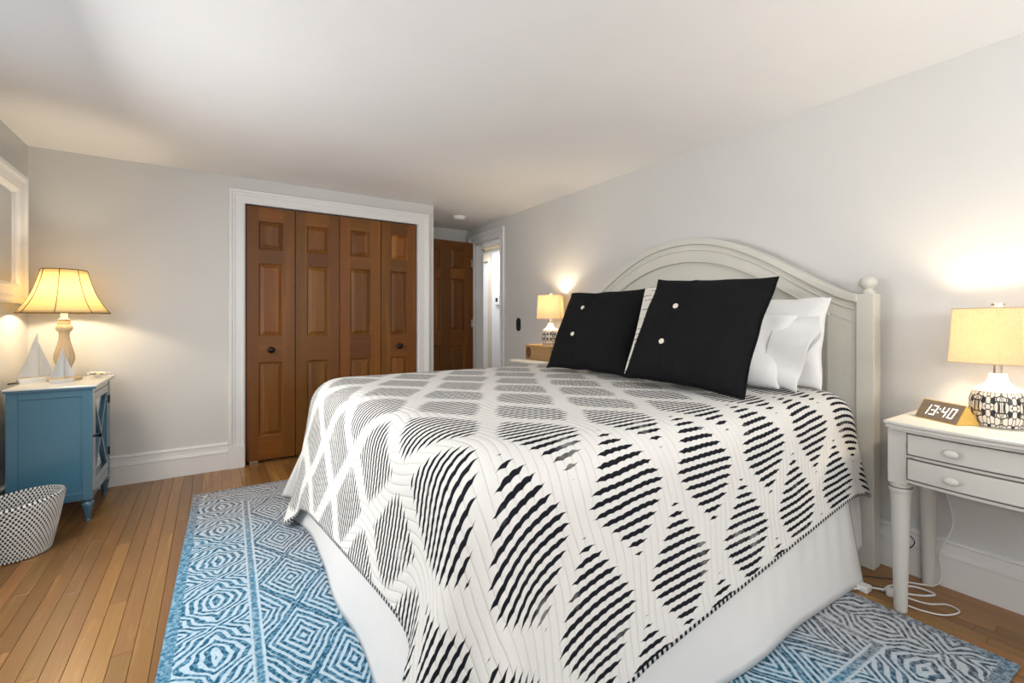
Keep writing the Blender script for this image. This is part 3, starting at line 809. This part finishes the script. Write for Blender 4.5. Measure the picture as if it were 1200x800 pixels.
for (x, y) in ((2.236, YB+HW-.034), (2.236, YB-HW+.034), (2.553, YB+HW-.034), (2.553, YB-HW+.034)):
    bm = bmesh.new(); lathe(bm, [(r*.95, z) for r, z in LEG], 24, x, y); o = obj('leg', bm, m_ns, ns, smooth=40)
    bm = bmesh.new(); box(bm, x-.033, x+.033, y-.031, y+.031, .498, NT-.036); obj('leg_block', bm, m_ns, o, bevel=.003)
    bm = bmesh.new(); lathe(bm, [(.0365, .4795), (.0365, .4835)], 24, x, y); obj('worn_ring', bm, m_groove, o)
# ------------------------------------------------------------------ pair of bedside lamps
def jar_material(name, sc):
    k = M(name, (.75, .70, .62), .35)
    X, Y, Z = k.sep(k.coord('Object'))
    at = k.node('ShaderNodeMath', operation='ARCTAN2'); k.link(Y, at.inputs[0]); k.link(X, at.inputs[1])
    a = E(k.nt, at.outputs[0])/(2*PI)
    vo = k.node('ShaderNodeTexVoronoi', feature='DISTANCE_TO_EDGE'); vo.inputs['Scale'].default_value = 1; vo.inputs['Randomness'].default_value = .16
    u = a*7; v = Z*40
    um = (u.frac()-.5).abs()*5.6                      # mirrored repeats around the jar
    vm = ((v/6.0).frac()-.5).abs()*6.0
    k.link(k.comb(um+.3, vm+.2, 0), vo.inputs['Vector'])
    vo.inputs['Randomness'].default_value = .55
    d = E(k.nt, vo.outputs['Distance'])
    ink = (d.lt(.075).max(um.gt(2.74)))*Z.gt(.002)*Z.lt(.128)
    k.col(k.mix(ink, (.72, .66, .57), (.012, .012, .016))); k.bump(1-ink, .0025, .6); return k.m
m_jar = jar_material('patterned_ceramic', 1)
m_glaze = M('white_glaze', (.85, .84, .81), .25).m
def shade_material(name, col, sc=(90, 500), trans=.55):
    k = M(name, col, .9); X, Y, Z = k.sep(k.coord('Object'))
    h1 = k.noise(k.comb(X*40, Y*40, Z*420), 1, 2); h2 = k.noise(k.comb(X*300, Y*300, Z*30), 1, 2)
    c = k.mix(h1*.6+h2*.4, tuple(x*.68 for x in col), tuple(min(1, x*1.14) for x in col))
    nt = k.nt; df = k.node('ShaderNodeBsdfDiffuse'); tr = k.node('ShaderNodeBsdfTranslucent'); mx = k.node('ShaderNodeMixShader')
    k.link(c, df.inputs[0]); k.link(c, tr.inputs[0]); mx.inputs[0].default_value = trans
    k.link(df.outputs[0], mx.inputs[1]); k.link(tr.outputs[0], mx.inputs[2])
    out = nt.nodes['Material Output']; nt.links.new(mx.outputs[0], out.inputs[0]); nt.nodes.remove(k.b)
    return k.m
m_shade = shade_material('linen_shade', (.84, .71, .49), trans=.30)
def bulb(parent, loc, power, col=(1, .83, .60), r=.028):
    l = bpy.data.lights.new('lamp_bulb', 'POINT'); l.energy = power; l.color = col; l.shadow_soft_size = r
    o = bpy.data.objects.new('lamp_bulb', l); COL.objects.link(o); o.parent = parent; o.location = loc
    return o
def bedside_lamp(loc, rz, label, power):
    t = empty('table_lamp', loc, rz)
    jar = [(.058, .0), (.066, .003), (.073, .03), (.0765, .065), (.075, .095), (.069, .118), (.060, .130)]
    bm = bmesh.new(); lathe(bm, jar, 56); obj('jar_base', bm, m_jar, t, smooth=50)
    bm = bmesh.new(); lathe(bm, [(.066, .126), (.060, .136), (.042, .146), (.030, .160), (.025, .178), (.023, .188), (0, .189)], 40); obj('shoulder', bm, m_glaze, t, smooth=50)
    bm = bmesh.new(); lathe(bm, [(.012, .186), (.012, .222)], 20); obj('socket_neck', bm, m_brass, t, smooth=40)
    zb, zt, wb, wt = .228, .425, .104, .094
    bm = bmesh.new()
    A = [bm.verts.new((sx*wb, sy*wb, zb)) for sx, sy in ((-1, -1), (1, -1), (1, 1), (-1, 1))]; B = [bm.verts.new((sx*wt, sy*wt, zt)) for sx, sy in ((-1, -1), (1, -1), (1, 1), (-1, 1))]
    for i in range(4): bm.faces.new((A[i], A[(i+1) % 4], B[(i+1) % 4], B[i]))
    bmesh.ops.bevel(bm, geom=[e for e in bm.edges if abs(e.verts[0].co.z-e.verts[1].co.z) > .1], offset=.006, segments=3, affect='EDGES')
    sh = obj('lamp_shade', bm, m_shade, t); so = sh.modifiers.new('solid', 'SOLIDIFY'); so.thickness = .0015
    for w, z in ((wb, zb), (wt, zt)):
        bm = bmesh.new(); tube(bm, [(-w, -w, z), (w, -w, z), (w, w, z), (-w, w, z)], .0016, 6, closed=True); obj('shade_rim', bm, m_tan, sh)
    bm = bmesh.new(); tube(bm, [(-wt, 0, zt-.004), (wt, 0, zt-.004)], .0018, 6); tube(bm, [(0, -wt, zt-.004), (0, wt, zt-.004)], .0018, 6); tube(bm, [(0, 0, .22), (0, 0, zt)], .003, 8)
    obj('shade_spider', bm, m_brass, t)
    bm = bmesh.new(); lathe(bm, [(.004, zt-.004), (.004, zt+.006), (.018, zt+.008), (.018, zt+.018), (.0, zt+.019)], 20); obj('finial', bm, m_brass, t, smooth=30)
    bulb(t, (0, 0, .345), power)
    return tag(t, label, 'lamp', 'bedside lamps')
bedside_lamp((2.385, .424, NT), math.radians(-9), 'patterned jar lamp with a lit linen shade beside the clock', 8.5)
# ------------------------------------------------------------------ clock
k = M('bamboo', (.50, .29, .06), .45); X, Y, Z = k.sep(k.coord('Object')); k.col(k.mix(k.noise(k.comb(X*6, Y*60, Z*60), 1, 3), (.50, .30, .06), (.68, .44, .11))); m_bam = k.m
k = M('clock_face', (.17, .12, .075), .4); X, Y, Z = k.sep(k.coord('Object')); k.col(k.mix(k.noise(k.comb(X*5, Y*160, Z*160), 1, 3), (.17, .125, .08), (.26, .195, .135))); m_face = k.m
k = M('clock_digits', (1, 1, 1), .4); k.b.inputs['Emission Color'].default_value = (1, 1, 1, 1); k.b.inputs['Emission Strength'].default_value = 1.3; m_dig = k.m
p0 = Vector((2.343, .650, 0)); p1 = Vector((2.250, .502, 0)); ex = (p1-p0).normalized(); CW = .172
ck = tag(empty('desk_clock', (p0.x, p0.y, NT), math.atan2(ex.y, ex.x)), 'triangular wooden digital clock reading 13:40 on the nightstand', 'clock')
# local: x along the face, y towards the back (away from the viewer), triangle in y-z
CD, CHh = .088, .072
bm = bmesh.new(); prism(bm, [(0, 0), (CD, 0), (CD*.46, CHh)], 'X', 0, CW); obj('body', bm, m_bam, ck, bevel=.0015)
fu = Vector((0, CD*.46, CHh)).normalized(); fn = Vector((0, -fu.z, fu.y)); flen = math.hypot(CD*.46, CHh)
def facept(u, v, w): return Vector((u, 0, 0))+fu*v+fn*w
def slab(bm, poly, w0, w1):
    A = [bm.verts.new(facept(u, v, w0)) for u, v in poly]; B = [bm.verts.new(facept(u, v, w1)) for u, v in poly]; n = len(poly)
    for i in range(n): bm.faces.new((A[i], A[(i+1) % n], B[(i+1) % n], B[i]))
    bm.faces.new(B); bm.faces.new(A[::-1])
bm = bmesh.new(); slab(bm, [(.004, .004), (CW-.004, .004), (CW-.004, flen-.004), (.004, flen-.004)], .0, .0012); obj('face', bm, m_face, ck)
SEG = {'1': 'bc', '3': 'abgcd', '4': 'fgbc', '0': 'abcdef'}
def digit(ch, x0, y0, w, h, tk):
    bm = bmesh.new(); hh = h/2; sl = .16
    R = {'a': (0, h-tk, w, h), 'd': (0, 0, w, tk), 'g': (0, hh-tk/2, w, hh+tk/2), 'f': (0, hh, tk, h), 'b': (w-tk, hh, w, h), 'e': (0, 0, tk, hh), 'c': (w-tk, 0, w, hh)}
    for s_ in SEG[ch]:
        a, b, c_, d = R[s_]; g = .0007
        slab(bm, [(x0+x+y*sl, y0+y) for x, y in ((a+g, b+g), (c_-g, b+g), (c_-g, d-g), (a+g, d-g))], .0011, .0017)
    return obj('digit', bm, m_dig, ck)
dw, dh, tk, dy = .022, .042, .0046, .020
for ch, xx in (('1', .020), ('3', .050), ('4', .091), ('0', .122)): digit(ch, xx, dy, dw, dh, tk)
bm = bmesh.new()
for v in (.012, .028): slab(bm, [(.079+v*.16+a, dy+v+b) for a, b in ((0, 0), (.0045, 0), (.0045, .0045), (0, .0045))], .0011, .0017)
obj('colon', bm, m_dig, ck)
# ------------------------------------------------------------------ cords under the nightstand
m_cordw = M('white_cord', (.72, .72, .70), .5).m
def cord(name, pts, r, m, label, extra=None):
    bm = bmesh.new(); tube(bm, spline(pts, 10), r, 8); o = obj(name, bm, m, smooth=0)
    return tag(o, label, 'cable')
cord('clock_cable', [(2.36, .60, NT+.004), (2.40, .64, NT+.004), (2.47, .665, NT+.004), (2.56, .66, NT+.004), (2.594, .655, NT-.01), (2.594, .65, .60)], .0018, m_blackp, 'thin dark cable trailing from behind the digital clock')
t = tag(empty('extension_cable', (0, 0, 0)), 'white extension cable coiled on the floor behind the nightstand leg', 'cable')
bm = bmesh.new(); tube(bm, spline([(2.21, .82, .012), (2.28, .77, .02), (2.36, .70, .008), (2.42, .64, .006), (2.47, .62, .006), (2.47, .68, .006), (2.40, .74, .006), (2.32, .745, .007)], 12), .0038, 8); obj('cord', bm, m_cordw, t, smooth=0)
bm = bmesh.new(); tube(bm, spline([(2.33, .72, .010), (2.36, .62, .006), (2.42, .57, .006), (2.40, .53, .006), (2.32, .56, .006), (2.28, .64, .008), (2.30, .71, .012)], 12), .0028, 8); obj('cord_loop', bm, m_cordw, t, smooth=0)
bm = bmesh.new(); box(bm, 2.24, 2.29, .77, .81, .002, .028); obj('plug', bm, m_cordw, t, bevel=.006)
bm = bmesh.new(); lathe(bm, [(.004, 0), (.016, .004), (.018, .02), (.014, .03), (0, .031)], 16, 2.315, .715); obj('socket_end', bm, m_cordw, t, smooth=30)
cord('lamp_cable', [(2.597, .60, .70), (2.597, .60, .50), (2.575, .61, .42), (2.52, .575, .30), (2.54, .62, .16), (2.56, .62, .06), (2.55, .64, .008), (2.48, .72, .006)], .0032, m_cordw, 'white lamp cable hanging down the wall below the nightstand')
cord('charger_cable', [(2.575, .78, .26), (2.57, .75, .20), (2.53, .70, .17), (2.555, .74, .10), (2.55, .76, .02), (2.50, .73, .006), (2.42, .80, .006), (2.36, .86, .006)], .0022, m_blackp, 'thin black cable kinking down behind the nightstand legs')
ps = tag(empty('power_strip', (2.42, .955, .001), math.radians(35)), 'black and white power strip on the floor beside the bed post', 'power strip')
bm = bmesh.new(); box(bm, -.10, .10, -.025, .025, 0, .018); obj('tray', bm, m_white, ps, bevel=.004)
bm = bmesh.new(); box(bm, -.095, .095, -.023, .023, .018, .040); obj('housing', bm, m_blackp, ps, bevel=.004)
# ------------------------------------------------------------------ far nightstand, crate and lamp
fn_ = tag(empty('nightstand', (0, 0, 0)), 'cream nightstand on the far side of the bed below the wooden crate', 'nightstand')
FY0, FY1, FT = 2.94, 3.36, .788
bm = bmesh.new(); poly = [(2.15, FY1-.06), (2.16, FY1-.015), (2.21, FY1), (2.585, FY1), (2.585, FY0), (2.21, FY0), (2.16, FY0+.015), (2.15, FY0+.06)]
prism(bm, poly, 'Z', FT-.02, FT); obj('top', bm, m_ns, fn_, bevel=.006)
obj('case', bx(2.20, 2.575, FY0+.035, FY1-.035, .56, FT-.02), m_ns, fn_, bevel=.003)
d = obj('drawer', bx(2.192, 2.30, FY0+.06, FY1-.06, .59, FT-.045), m_ns, fn_, bevel=.003)
bm = bmesh.new(); lathe(bm, [(0, -.002), (.010, -.002), (.009, .008), (.017, .016), (.019, .022), (.008, .031), (0, .0315)], 20); obj('knob', bm, m_ns, d, smooth=50, loc=(2.192, (FY0+FY1)/2, .665), rot=(0, -PI/2, 0))
for x in (2.225, 2.55):
    for y in (FY0+.055, FY1-.055):
        bm = bmesh.new(); lathe(bm, [(.018, .0135 if x < 2.3 else .001), (.027, .56)], 18, x, y); obj('leg', bm, m_ns, fn_, smooth=40)
cr = tag(empty('wooden_crate', (2.325, 3.325, FT)), 'small rough wooden crate holding up the far bedside lamp', 'crate')
cw, cl, ch_ = .23, .36, .118; b = .012
obj('side', bx(0, b, -cl, 0, 0, ch_), m_crate, cr, bevel=.0015); obj('side', bx(cw-b, cw, -cl, 0, 0, ch_), m_crate, cr, bevel=.0015)
obj('end', bx(b, cw-b, -b, 0, 0, ch_-.002), m_crate, cr, bevel=.0015); obj('end', bx(b, cw-b, -cl, -cl+b, 0, ch_-.002), m_crate, cr, bevel=.0015)
obj('lid', bx(-.004, cw+.004, -cl-.004, .004, ch_, ch_+.010), m_crate, cr, bevel=.0015)
bm = bmesh.new(); lathe(bm, [(0, 0), (.045, 0), (.043, .001), (0, .0012)], 24, sx=1.1, sy=.8); o = obj('burnt_knot', bm, paint('burnt_knot', (.13, .045, .015), .7, .3, sc=40), cr, loc=(-.0003, -.045, .062), rot=(0, -PI/2, 0))
bedside_lamp((2.44, 3.115, FT+ch_+.0105), math.radians(43), 'small patterned jar lamp with a lit square shade on the wooden crate', 8)
# ------------------------------------------------------------------ mirror on the left wall
mi = tag(empty('wall_mirror', (XL, 0, 0)), 'white framed mirror on the left wall above the blue cabinet', 'mirror')
my0, my1, mz0, mz1 = 3.28, 3.965, 1.225, 1.998
PR = [(0, 0), (0, .034), (.012, .040), (.030, .040), (.040, .034), (.050, .030), (.090, .024), (.098, .026), (.112, .018), (.118, .012), (.118, .004)]
bm = bmesh.new(); vs = []
for w, d in PR:
    vs.append([bm.verts.new((d, a, z)) for a, z in ((my0+w, mz0+w), (my1-w, mz0+w), (my1-w, mz1-w), (my0+w, mz1-w))])
for A, B in zip(vs, vs[1:]):
    for i in range(4): bm.faces.new((A[i], A[(i+1) % 4], B[(i+1) % 4], B[i]))
obj('frame', bm, m_white, mi)
m_glassm = M('mirror_glass', (.86, .88, .89), .02, Metallic=1.0).m
bm = bmesh.new(); w = .112
def rr(i, x): return [bm.verts.new((x, a, z)) for a, z in ((my0+w+i, mz0+w+i), (my1-w-i, mz0+w+i), (my1-w-i, mz1-w-i), (my0+w+i, mz1-w-i))]
A = rr(0, .004); B = rr(.022, .0075)
for i in range(4): bm.faces.new((A[i], A[(i+1) % 4], B[(i+1) % 4], B[i]))
bm.faces.new(B); obj('bevelled_glass', bm, m_glassm, mi)
# ------------------------------------------------------------------ blue cabinet
k = M('blue_paint', (.05, .14, .20), .2); k.b.inputs['Coat Weight'].default_value = 1; k.b.inputs['Coat Roughness'].default_value = .12; v = k.coord('Object'); k.col(k.mix(k.noise(v, 5, 3), (.046, .135, .20), (.056, .155, .228))); k.bump(k.noise(v, 60, 2), .0006, .3); m_blue = k.m
CT = .765; cx0, cx1, cy0, cy1 = -.895, -.555, 3.435, 3.975
cb = tag(empty('side_cabinet', (0, 0, 0)), 'blue painted cabinet with a glazed cross-barred door in the corner', 'cabinet')
m_ctop = paint('cabinet_top_paint', (.62, .62, .58), .25, .02)
bm = bmesh.new(); box(bm, cx0-.008, cx1+.022, cy0-.022, cy1+.024, CT-.010, CT, 0); box(bm, cx0-.006, cx1+.016, cy0-.016, cy1+.018, CT-.022, CT-.010, 1); obj('top', bm, [m_ctop, m_blue], cb, bevel=.003)
zb = .125
for x in (cx0, cx1-.045):
    for y in (cy0, cy1-.045):
        obj('corner_post', bx(x, x+.045, y, y+.045, zb, CT-.022), m_blue, cb, bevel=.002)
for y in (cy0+.006, cy1-.018):
    o = obj('side_panel', bx(cx0+.045, cx1-.045, y+.004, y+.014, zb+.02, CT-.03), m_blue, cb)
for y in (cy0+.002, cy1-.02):
    obj('side_rail', bx(cx0+.045, cx1-.045, y, y+.02, CT-.062, CT-.022), m_blue, cb, bevel=.002); obj('side_rail', bx(cx0+.045, cx1-.045, y, y+.02, zb, zb+.045), m_blue, cb, bevel=.002)
obj('back_panel', bx(cx0+.002, cx0+.012, cy0+.045, cy1-.045, zb+.01, CT-.03), m_blue, cb)
obj('floor_panel', bx(cx0+.012, cx1-.01, cy0+.02, cy1-.02, zb+.01, zb+.03), m_blue, cb)
obj('front_rail', bx(cx1-.03, cx1-.003, cy0+.045, cy1-.045, CT-.05, CT-.022), m_blue, cb, bevel=.002); obj('front_rail', bx(cx1-.03, cx1-.003, cy0+.045, cy1-.045, zb, zb+.05), m_blue, cb, bevel=.002)
# door with mirrored glass and crossed bars
dr = empty('door', (cx1-.022, 0, 0), parent=cb)
y0, y1, z0, z1 = cy0+.048, cy1-.048, zb+.053, CT-.053; fw = .045
bm = bmesh.new(); box(bm, 0, .02, y0, y0+fw, z0, z1); box(bm, 0, .02, y1-fw, y1, z0, z1); box(bm, 0, .02, y0+fw, y1-fw, z0, z0+fw); box(bm, 0, .02, y0+fw, y1-fw, z1-fw, z1); obj('door_frame', bm, m_blue, dr, bevel=.002)
bm = bmesh.new()
gy0, gy1, gz0, gz1 = y0+fw, y1-fw, z0+fw, z1-fw; ln = math.hypot(gy1-gy0, gz1-gz0); an = math.atan2(gz1-gz0, gy1-gy0)
for s_, xo in ((1, 0), (-1, .001)):
    q = 0.010; c_, sn = math.cos(an*s_), math.sin(an*s_); ym, zm = (gy0+gy1)/2, (gz0+gz1)/2
    poly = [(ym+a*c_-b*sn, zm+a*sn+b*c_) for a, b in ((-ln/2, -q), (ln/2, -q), (ln/2, q), (-ln/2, q))]
    prism(bm, poly, 'X', .006+xo, .0175+xo)
obj('cross_bars', bm, m_blue, dr, bevel=.001)
obj('glass', bx(.002, .005, gy0-.003, gy1+.003, gz0-.003, gz1+.003), M('cabinet_glass', (.80, .82, .82), .06, Metallic=1.0).m, dr)
bm = bmesh.new(); lathe(bm, [(0, 0), (.008, 0), (.006, .004), (.005, .014), (.010, .020), (.013, .026), (.010, .032), (0, .034)], 20); obj('knob', bm, m_black, dr, smooth=40, loc=(.02, y0+.022, (z0+z1)/2+.02), rot=(0, PI/2, 0))
for z in (z0+.08, z1-.12):
    bm = bmesh.new(); lathe(bm, [(.005, z), (.005, z+.05)], 10, .022, y1+.002); obj('hinge', bm, m_black, dr)
CL = [(.013, .001), (.014, .008), (.010, .013), (.013, .018), (.020, .060), (.026, .088), (.028, .098), (.026, .106), (.018, .112), (.022, .118), (.024, .126)]
for x in (cx0+.026, cx1-.024):
    for y in (cy0+.026, cy1-.04):
        bm = bmesh.new(); lathe(bm, CL, 24, x, y); obj('leg', bm, m_blue, cb, smooth=50)
# ---- lamp on the cabinet
k = M('parchment_shade_probe'); bpy.data.materials.remove(k.m)
m_parch = shade_material('parchment_shade', (.88, .75, .48), trans=.55)
k = M('limed_wood', (.60, .47, .30), .55); X, Y, Z = k.sep(k.coord('Object')); k.col(k.mix(k.noise(k.comb(X*60, Y*60, Z*5), 1, 4), (.46, .33, .18), (.70, .58, .41))); k.bump(k.noise(k.comb(X*80, Y*80, Z*6), 1, 3), .001, .4); m_lime = k.m
tl = tag(empty('table_lamp', (-.742, 3.80, CT)), 'turned pale wood lamp with a lit bell shade on the blue cabinet', 'lamp')
bm = bmesh.new(); lathe(bm, [(.076, 0), (.080, .006), (.080, .014), (.072, .020), (.050, .026), (.034, .034), (.026, .042)], 40); obj('foot', bm, m_lime, tl, smooth=45)
def fl_(k, a): return 1+(.045*math.cos(14*a) if 2 <= k <= 9 else 0)
bm = bmesh.new(); lathe(bm, [(.022, .042), (.030, .052), (.026, .060), (.034, .085), (.045, .115), (.048, .135), (.044, .165), (.034, .205), (.026, .240), (.023, .270), (.026, .292)], 84, flute=fl_); obj('fluted_body', bm, m_lime, tl, smooth=60)
def fl2(k, a): return 1+(.05*math.cos(18*a) if 1 <= k <= 4 else 0)
bm = bmesh.new(); lathe(bm, [(.026, .290), (.034, .300), (.038, .312), (.036, .326), (.030, .334), (.028, .340), (.028, .352), (.024, .356), (.028, .362), (.028, .368), (.018, .372)], 72, flute=fl2); obj('collar', bm, m_lime, tl, smooth=60)
bm = bmesh.new(); lathe(bm, [(.017, .37), (.017, .43), (.006, .432), (.006, .655)], 20); obj('candle_stem', bm, m_glaze, tl, smooth=40)
bell = [(.212, .403), (.195, .425), (.174, .457), (.153, .497), (.136, .540), (.122, .585), (.111, .628), (.103, .664)]
nseg = 64
def oct_(a):   # eight slightly flattened gores
    m_ = (a % (PI/4))-PI/8; return 1-.035*(1-(abs(m_)/(PI/8))**2)*0-.03*(math.cos(PI/8)/math.cos(m_) < 0)
bm = bmesh.new(); rings = []
for r_, z in bell:
    ring = []
    for i in range(nseg):
        a = 2*PI*i/nseg; m_ = ((a+PI/8) % (PI/4))-PI/8; f = .55+.45*math.cos(PI/8)/math.cos(PI/8-abs(m_)) if False else (1-.022*(1-abs(m_)/(PI/8)) if False else 1-.028*(math.sin(abs(m_)/(PI/8)*PI/2)))
        ring.append(bm.verts.new((r_*f*math.cos(a), r_*f*math.sin(a), z)))
    rings.append(ring)
for A, B in zip(rings, rings[1:]):
    for i in range(nseg): bm.faces.new((A[i], A[(i+1) % nseg], B[(i+1) % nseg], B[i]))
sh = obj('lamp_shade', bm, m_parch, tl, smooth=0); so = sh.modifiers.new('solid', 'SOLIDIFY'); so.thickness = .0015
m_rib = M('shade_cord', (.10, .06, .02), .8).m
for i in range(8):
    a = 2*PI*i/8; bm = bmesh.new(); tube(bm, [((r_+.002)*math.cos(a), (r_+.002)*math.sin(a), z) for r_, z in bell], .0018, 6); obj('rib', bm, m_rib, sh)
for r_, z in (bell[0], bell[-1]):
    bm = bmesh.new(); tube(bm, [(r_*math.cos(2*PI*i/32)*(1 if i % 4 == 0 else .975), r_*math.sin(2*PI*i/32)*(1 if i % 4 == 0 else .975), z) for i in range(32)], .0026, 6, closed=True)
    obj('shade_rim', bm, m_rib, sh)
bm = bmesh.new(); tube(bm, [(-.10, 0, .645), (.10, 0, .645)], .002, 6); tube(bm, [(0, -.10, .645), (0, .10, .645)], .002, 6); obj('shade_spider', bm, m_brass, tl)
bulb(tl, (0, 0, .50), 9.0, (1, .82, .58), .03)
# ---- sailboats
k = M('driftwood_white', (.60, .62, .64), .6); X, Y, Z = k.sep(k.coord('Object')); k.col(k.mix(k.noise(k.comb(X*30, Y*30, Z*6), 1, 4), (.50, .53, .56), (.68, .69, .70))); m_sail = k.m
def sailboat(loc, rz, L, Hh, label):
    t = empty('sailboat', loc, rz)
    bm = bmesh.new(); n = 12; top, bot = [], []
    hw = L*.11; hz = L*.16
    def hull(zz, sc, sh): return [((-.5+i/n)*L*sc+sh, hw*sc*(1-(max(0, (i/n-.35)/.65))**2.2)*(.72+.28*min(1, i/n/.3))) for i in range(n+1)]
    loops = []
    for zz, sc, sh in ((0, .84, -.01*L), (hz*.55, .93, 0), (hz, 1.0, 0)):
        h_ = hull(zz, sc, sh); loops.append([bm.verts.new((x, y, zz)) for x, y in h_]+[bm.verts.new((x, -y, zz)) for x, y in h_[::-1][1:]])
    for A, B in zip(loops, loops[1:]):
        for i in range(len(A)): bm.faces.new((A[i], A[(i+1) % len(A)], B[(i+1) % len(A)], B[i]))
    bm.faces.new(loops[0][::-1]); bm.faces.new(loops[-1]); obj('hull', bm, m_white, t, smooth=40)
    bm = bmesh.new(); tube(bm, [(L*.06, 0, hz*.9), (L*.06, 0, Hh)], L*.012, 8); obj('mast', bm, m_sail, t)
    def sail(nm, pts, th):
        bm = bmesh.new(); P = []
        ny = 8
        (ax, az), (bx_, bz), (tx, tz) = pts
        for s_ in (1, -1):
            rows = []
            for j in range(ny+1):
                f = j/ny; row = []
                for i in range(5):
                    g = i/4; x = (ax+(bx_-ax)*g)*(1-f)+tx*f; z = (az+(bz-az)*g)*(1-f)+tz*f
                    row.append(bm.verts.new((x, s_*th/2+.05*L*math.sin(g*PI)*(1-f)*.8, z)))
                rows.append(row)
            P.append(rows)
        for rows in P:
            for A, B in zip(rows, rows[1:]):
                for i in range(4): bm.faces.new((A[i], A[i+1], B[i+1], B[i]))
        for i in (0, 4):
            for j in range(ny): bm.faces.new((P[0][j][i], P[0][j+1][i], P[1][j+1][i], P[1][j][i]))
        for j in (0, ny):
            for i in range(4): bm.faces.new((P[0][j][i], P[0][j][i+1], P[1][j][i+1], P[1][j][i]))
        obj(nm, bm, m_sail, t)
    sail('main_sail', ((L*.03, hz+.012), (-L*.46, hz+.012), (L*.035, Hh)), .008)
    sail('jib_sail', ((L*.10, hz+.014), (L*.50, hz+.010), (L*.085, Hh*.80)), .008)
    return tag(t, label, 'ornament', 'sailboat ornaments')
sailboat((-.850, 3.735, CT), math.radians(38), .165, .285, 'larger white wooden sailboat ornament at the wall side of the cabinet top')
sailboat((-.722, 3.655, CT), math.radians(38), .118, .195, 'smaller white wooden sailboat ornament in front of the lamp foot')
bm = bmesh.new(); tube(bm, [(-.945, 3.67, CT+.0048), (-.88, 3.78, CT+.0048)], .0045, 8); tag(obj('pen', bm, m_blackp), 'dark pen lying behind the larger sailboat', 'pen')
sh_ = tag(empty('shell_dish', (-.60, 3.86, CT), .4), 'oyster shell trinket dish with gold rim and dark blue inside on the cabinet', 'dish')
sh_.location.z = CT+.0085; sh_.rotation_euler = (math.radians(14), 0, .15)
def shell(r0, z0, z1, n=28):
    bm = bmesh.new(); rg = []
    for f in (0, .3, .6, .85, 1):
        rg.append([bm.verts.new(((.055*math.cos(a)*(1+.08*math.cos(3*a)))*f*r0, (.036*math.sin(a)*(1+.1*math.cos(2*a+1)))*f*r0, z0+(z1-z0)*f**2+.002*f*math.sin(7*a))) for a in [2*PI*i/n for i in range(n)]])
    for A, B in zip(rg[1:], rg[2:]):
        for i in range(n): bm.faces.new((A[i], A[(i+1) % n], B[(i+1) % n], B[i]))
    bm.faces.new(rg[1]); bmesh.ops.delete(bm, geom=rg[0], context='VERTS'); return bm
o = obj('shell', shell(1, .001, .018), paint('shell_white', (.7, .68, .62), .4), sh_, smooth=40); o.modifiers.new('s', 'SOLIDIFY').thickness = .003
k = M('shell_print', (.02, .06, .12), .2); X, Y, Z = k.sep(k.coord('Object')); k.col(k.mix(k.noise(k.comb(X, Y, Z), 60, 2).ramp(.5, .56), (.015, .06, .12), (.5, .34, .10))); obj('painted_inside', shell(.95, .0055, .0195), k.m, sh_, smooth=40)
# ------------------------------------------------------------------ woven basket
bk = tag(empty('wicker_basket', (-.79, 3.155, 0)), 'round black and white woven waste basket on the floor beside the cabinet', 'basket')
def basket_mat():
    k = M('woven_cord', (.6, .6, .57), .9); uv = k.node('ShaderNodeUVMap', uv_map='weave').outputs[0]; u, v, _ = k.sep(uv)
    row = v.floor(); uu = u+row.mod(2)*.5+(row*.37).sin()*.12
    n = k.noise(k.comb(u*3, v*3, 0), 1, 2)
    dark = ((uu.frac()-.5).abs()+(n-.5)*.18).lt(.235)*((v.frac()-.5).abs().lt(.40))
    k.col(k.mix(dark, k.mix(n, (.58, .575, .55), (.74, .735, .71)), (.018, .018, .02))); k.bump(n, .002, .5); return k.m
m_bk = basket_mat()
def basket_wall(name, rows, inner):
    NS = 60; nu, sub = NS*4, 5; vs, uvs, fs = [], [], []
    for j in range(rows*sub+1):
        v = j/sub; f = v/rows; R_ = .122+.052*f**.9; z = .003+.252*f
        for i in range(nu+1):
            a = 2*PI*i/nu; u = i/4
            coil = .0042*abs(math.sin(v*PI))**.7; stp = .0018*math.sin(2*PI*(u+(int(v) % 2)*.5))*abs(math.sin(v*PI))
            r_ = (R_-.012-coil) if inner else (R_+coil+stp)
            lift = .020*f*f*math.cos(a)   # the rim rides up towards the room
            vs.append((r_*math.cos(a), r_*math.sin(a), z+lift)); uvs.append((u, v))
    for j in range(rows*sub):
        for i in range(nu): a = j*(nu+1)+i; fs.append((a, a+1, a+nu+2, a+nu+1))
    o = obj(name, (vs, [], fs), m_bk, bk, smooth=0); l = o.data.uv_layers.new(name='weave')
    for lp in o.data.loops: l.data[lp.index].uv = uvs[lp.vertex_index]
    return o
basket_wall('woven_wall', 20, False); basket_wall('inner_wall', 20, True)
pts = [(.168*math.cos(a), (.168)*math.sin(a), .255+.020*math.cos(a)) for a in [2*PI*i/96 for i in range(96)]]
bm = bmesh.new(); tube(bm, pts, .0085, 10, closed=True)
o = obj('rim', bm, m_bk, bk, smooth=0); l = o.data.uv_layers.new(name='weave')
for lp in o.data.loops:
    c_ = o.data.vertices[lp.vertex_index].co; l.data[lp.index].uv = (math.atan2(c_.y, c_.x)/(2*PI)*60, .5)
bm = bmesh.new(); lathe(bm, [(0, .004), (.115, .004), (.118, .012), (0, .012)], 40); obj('bottom', bm, m_bk, bk)
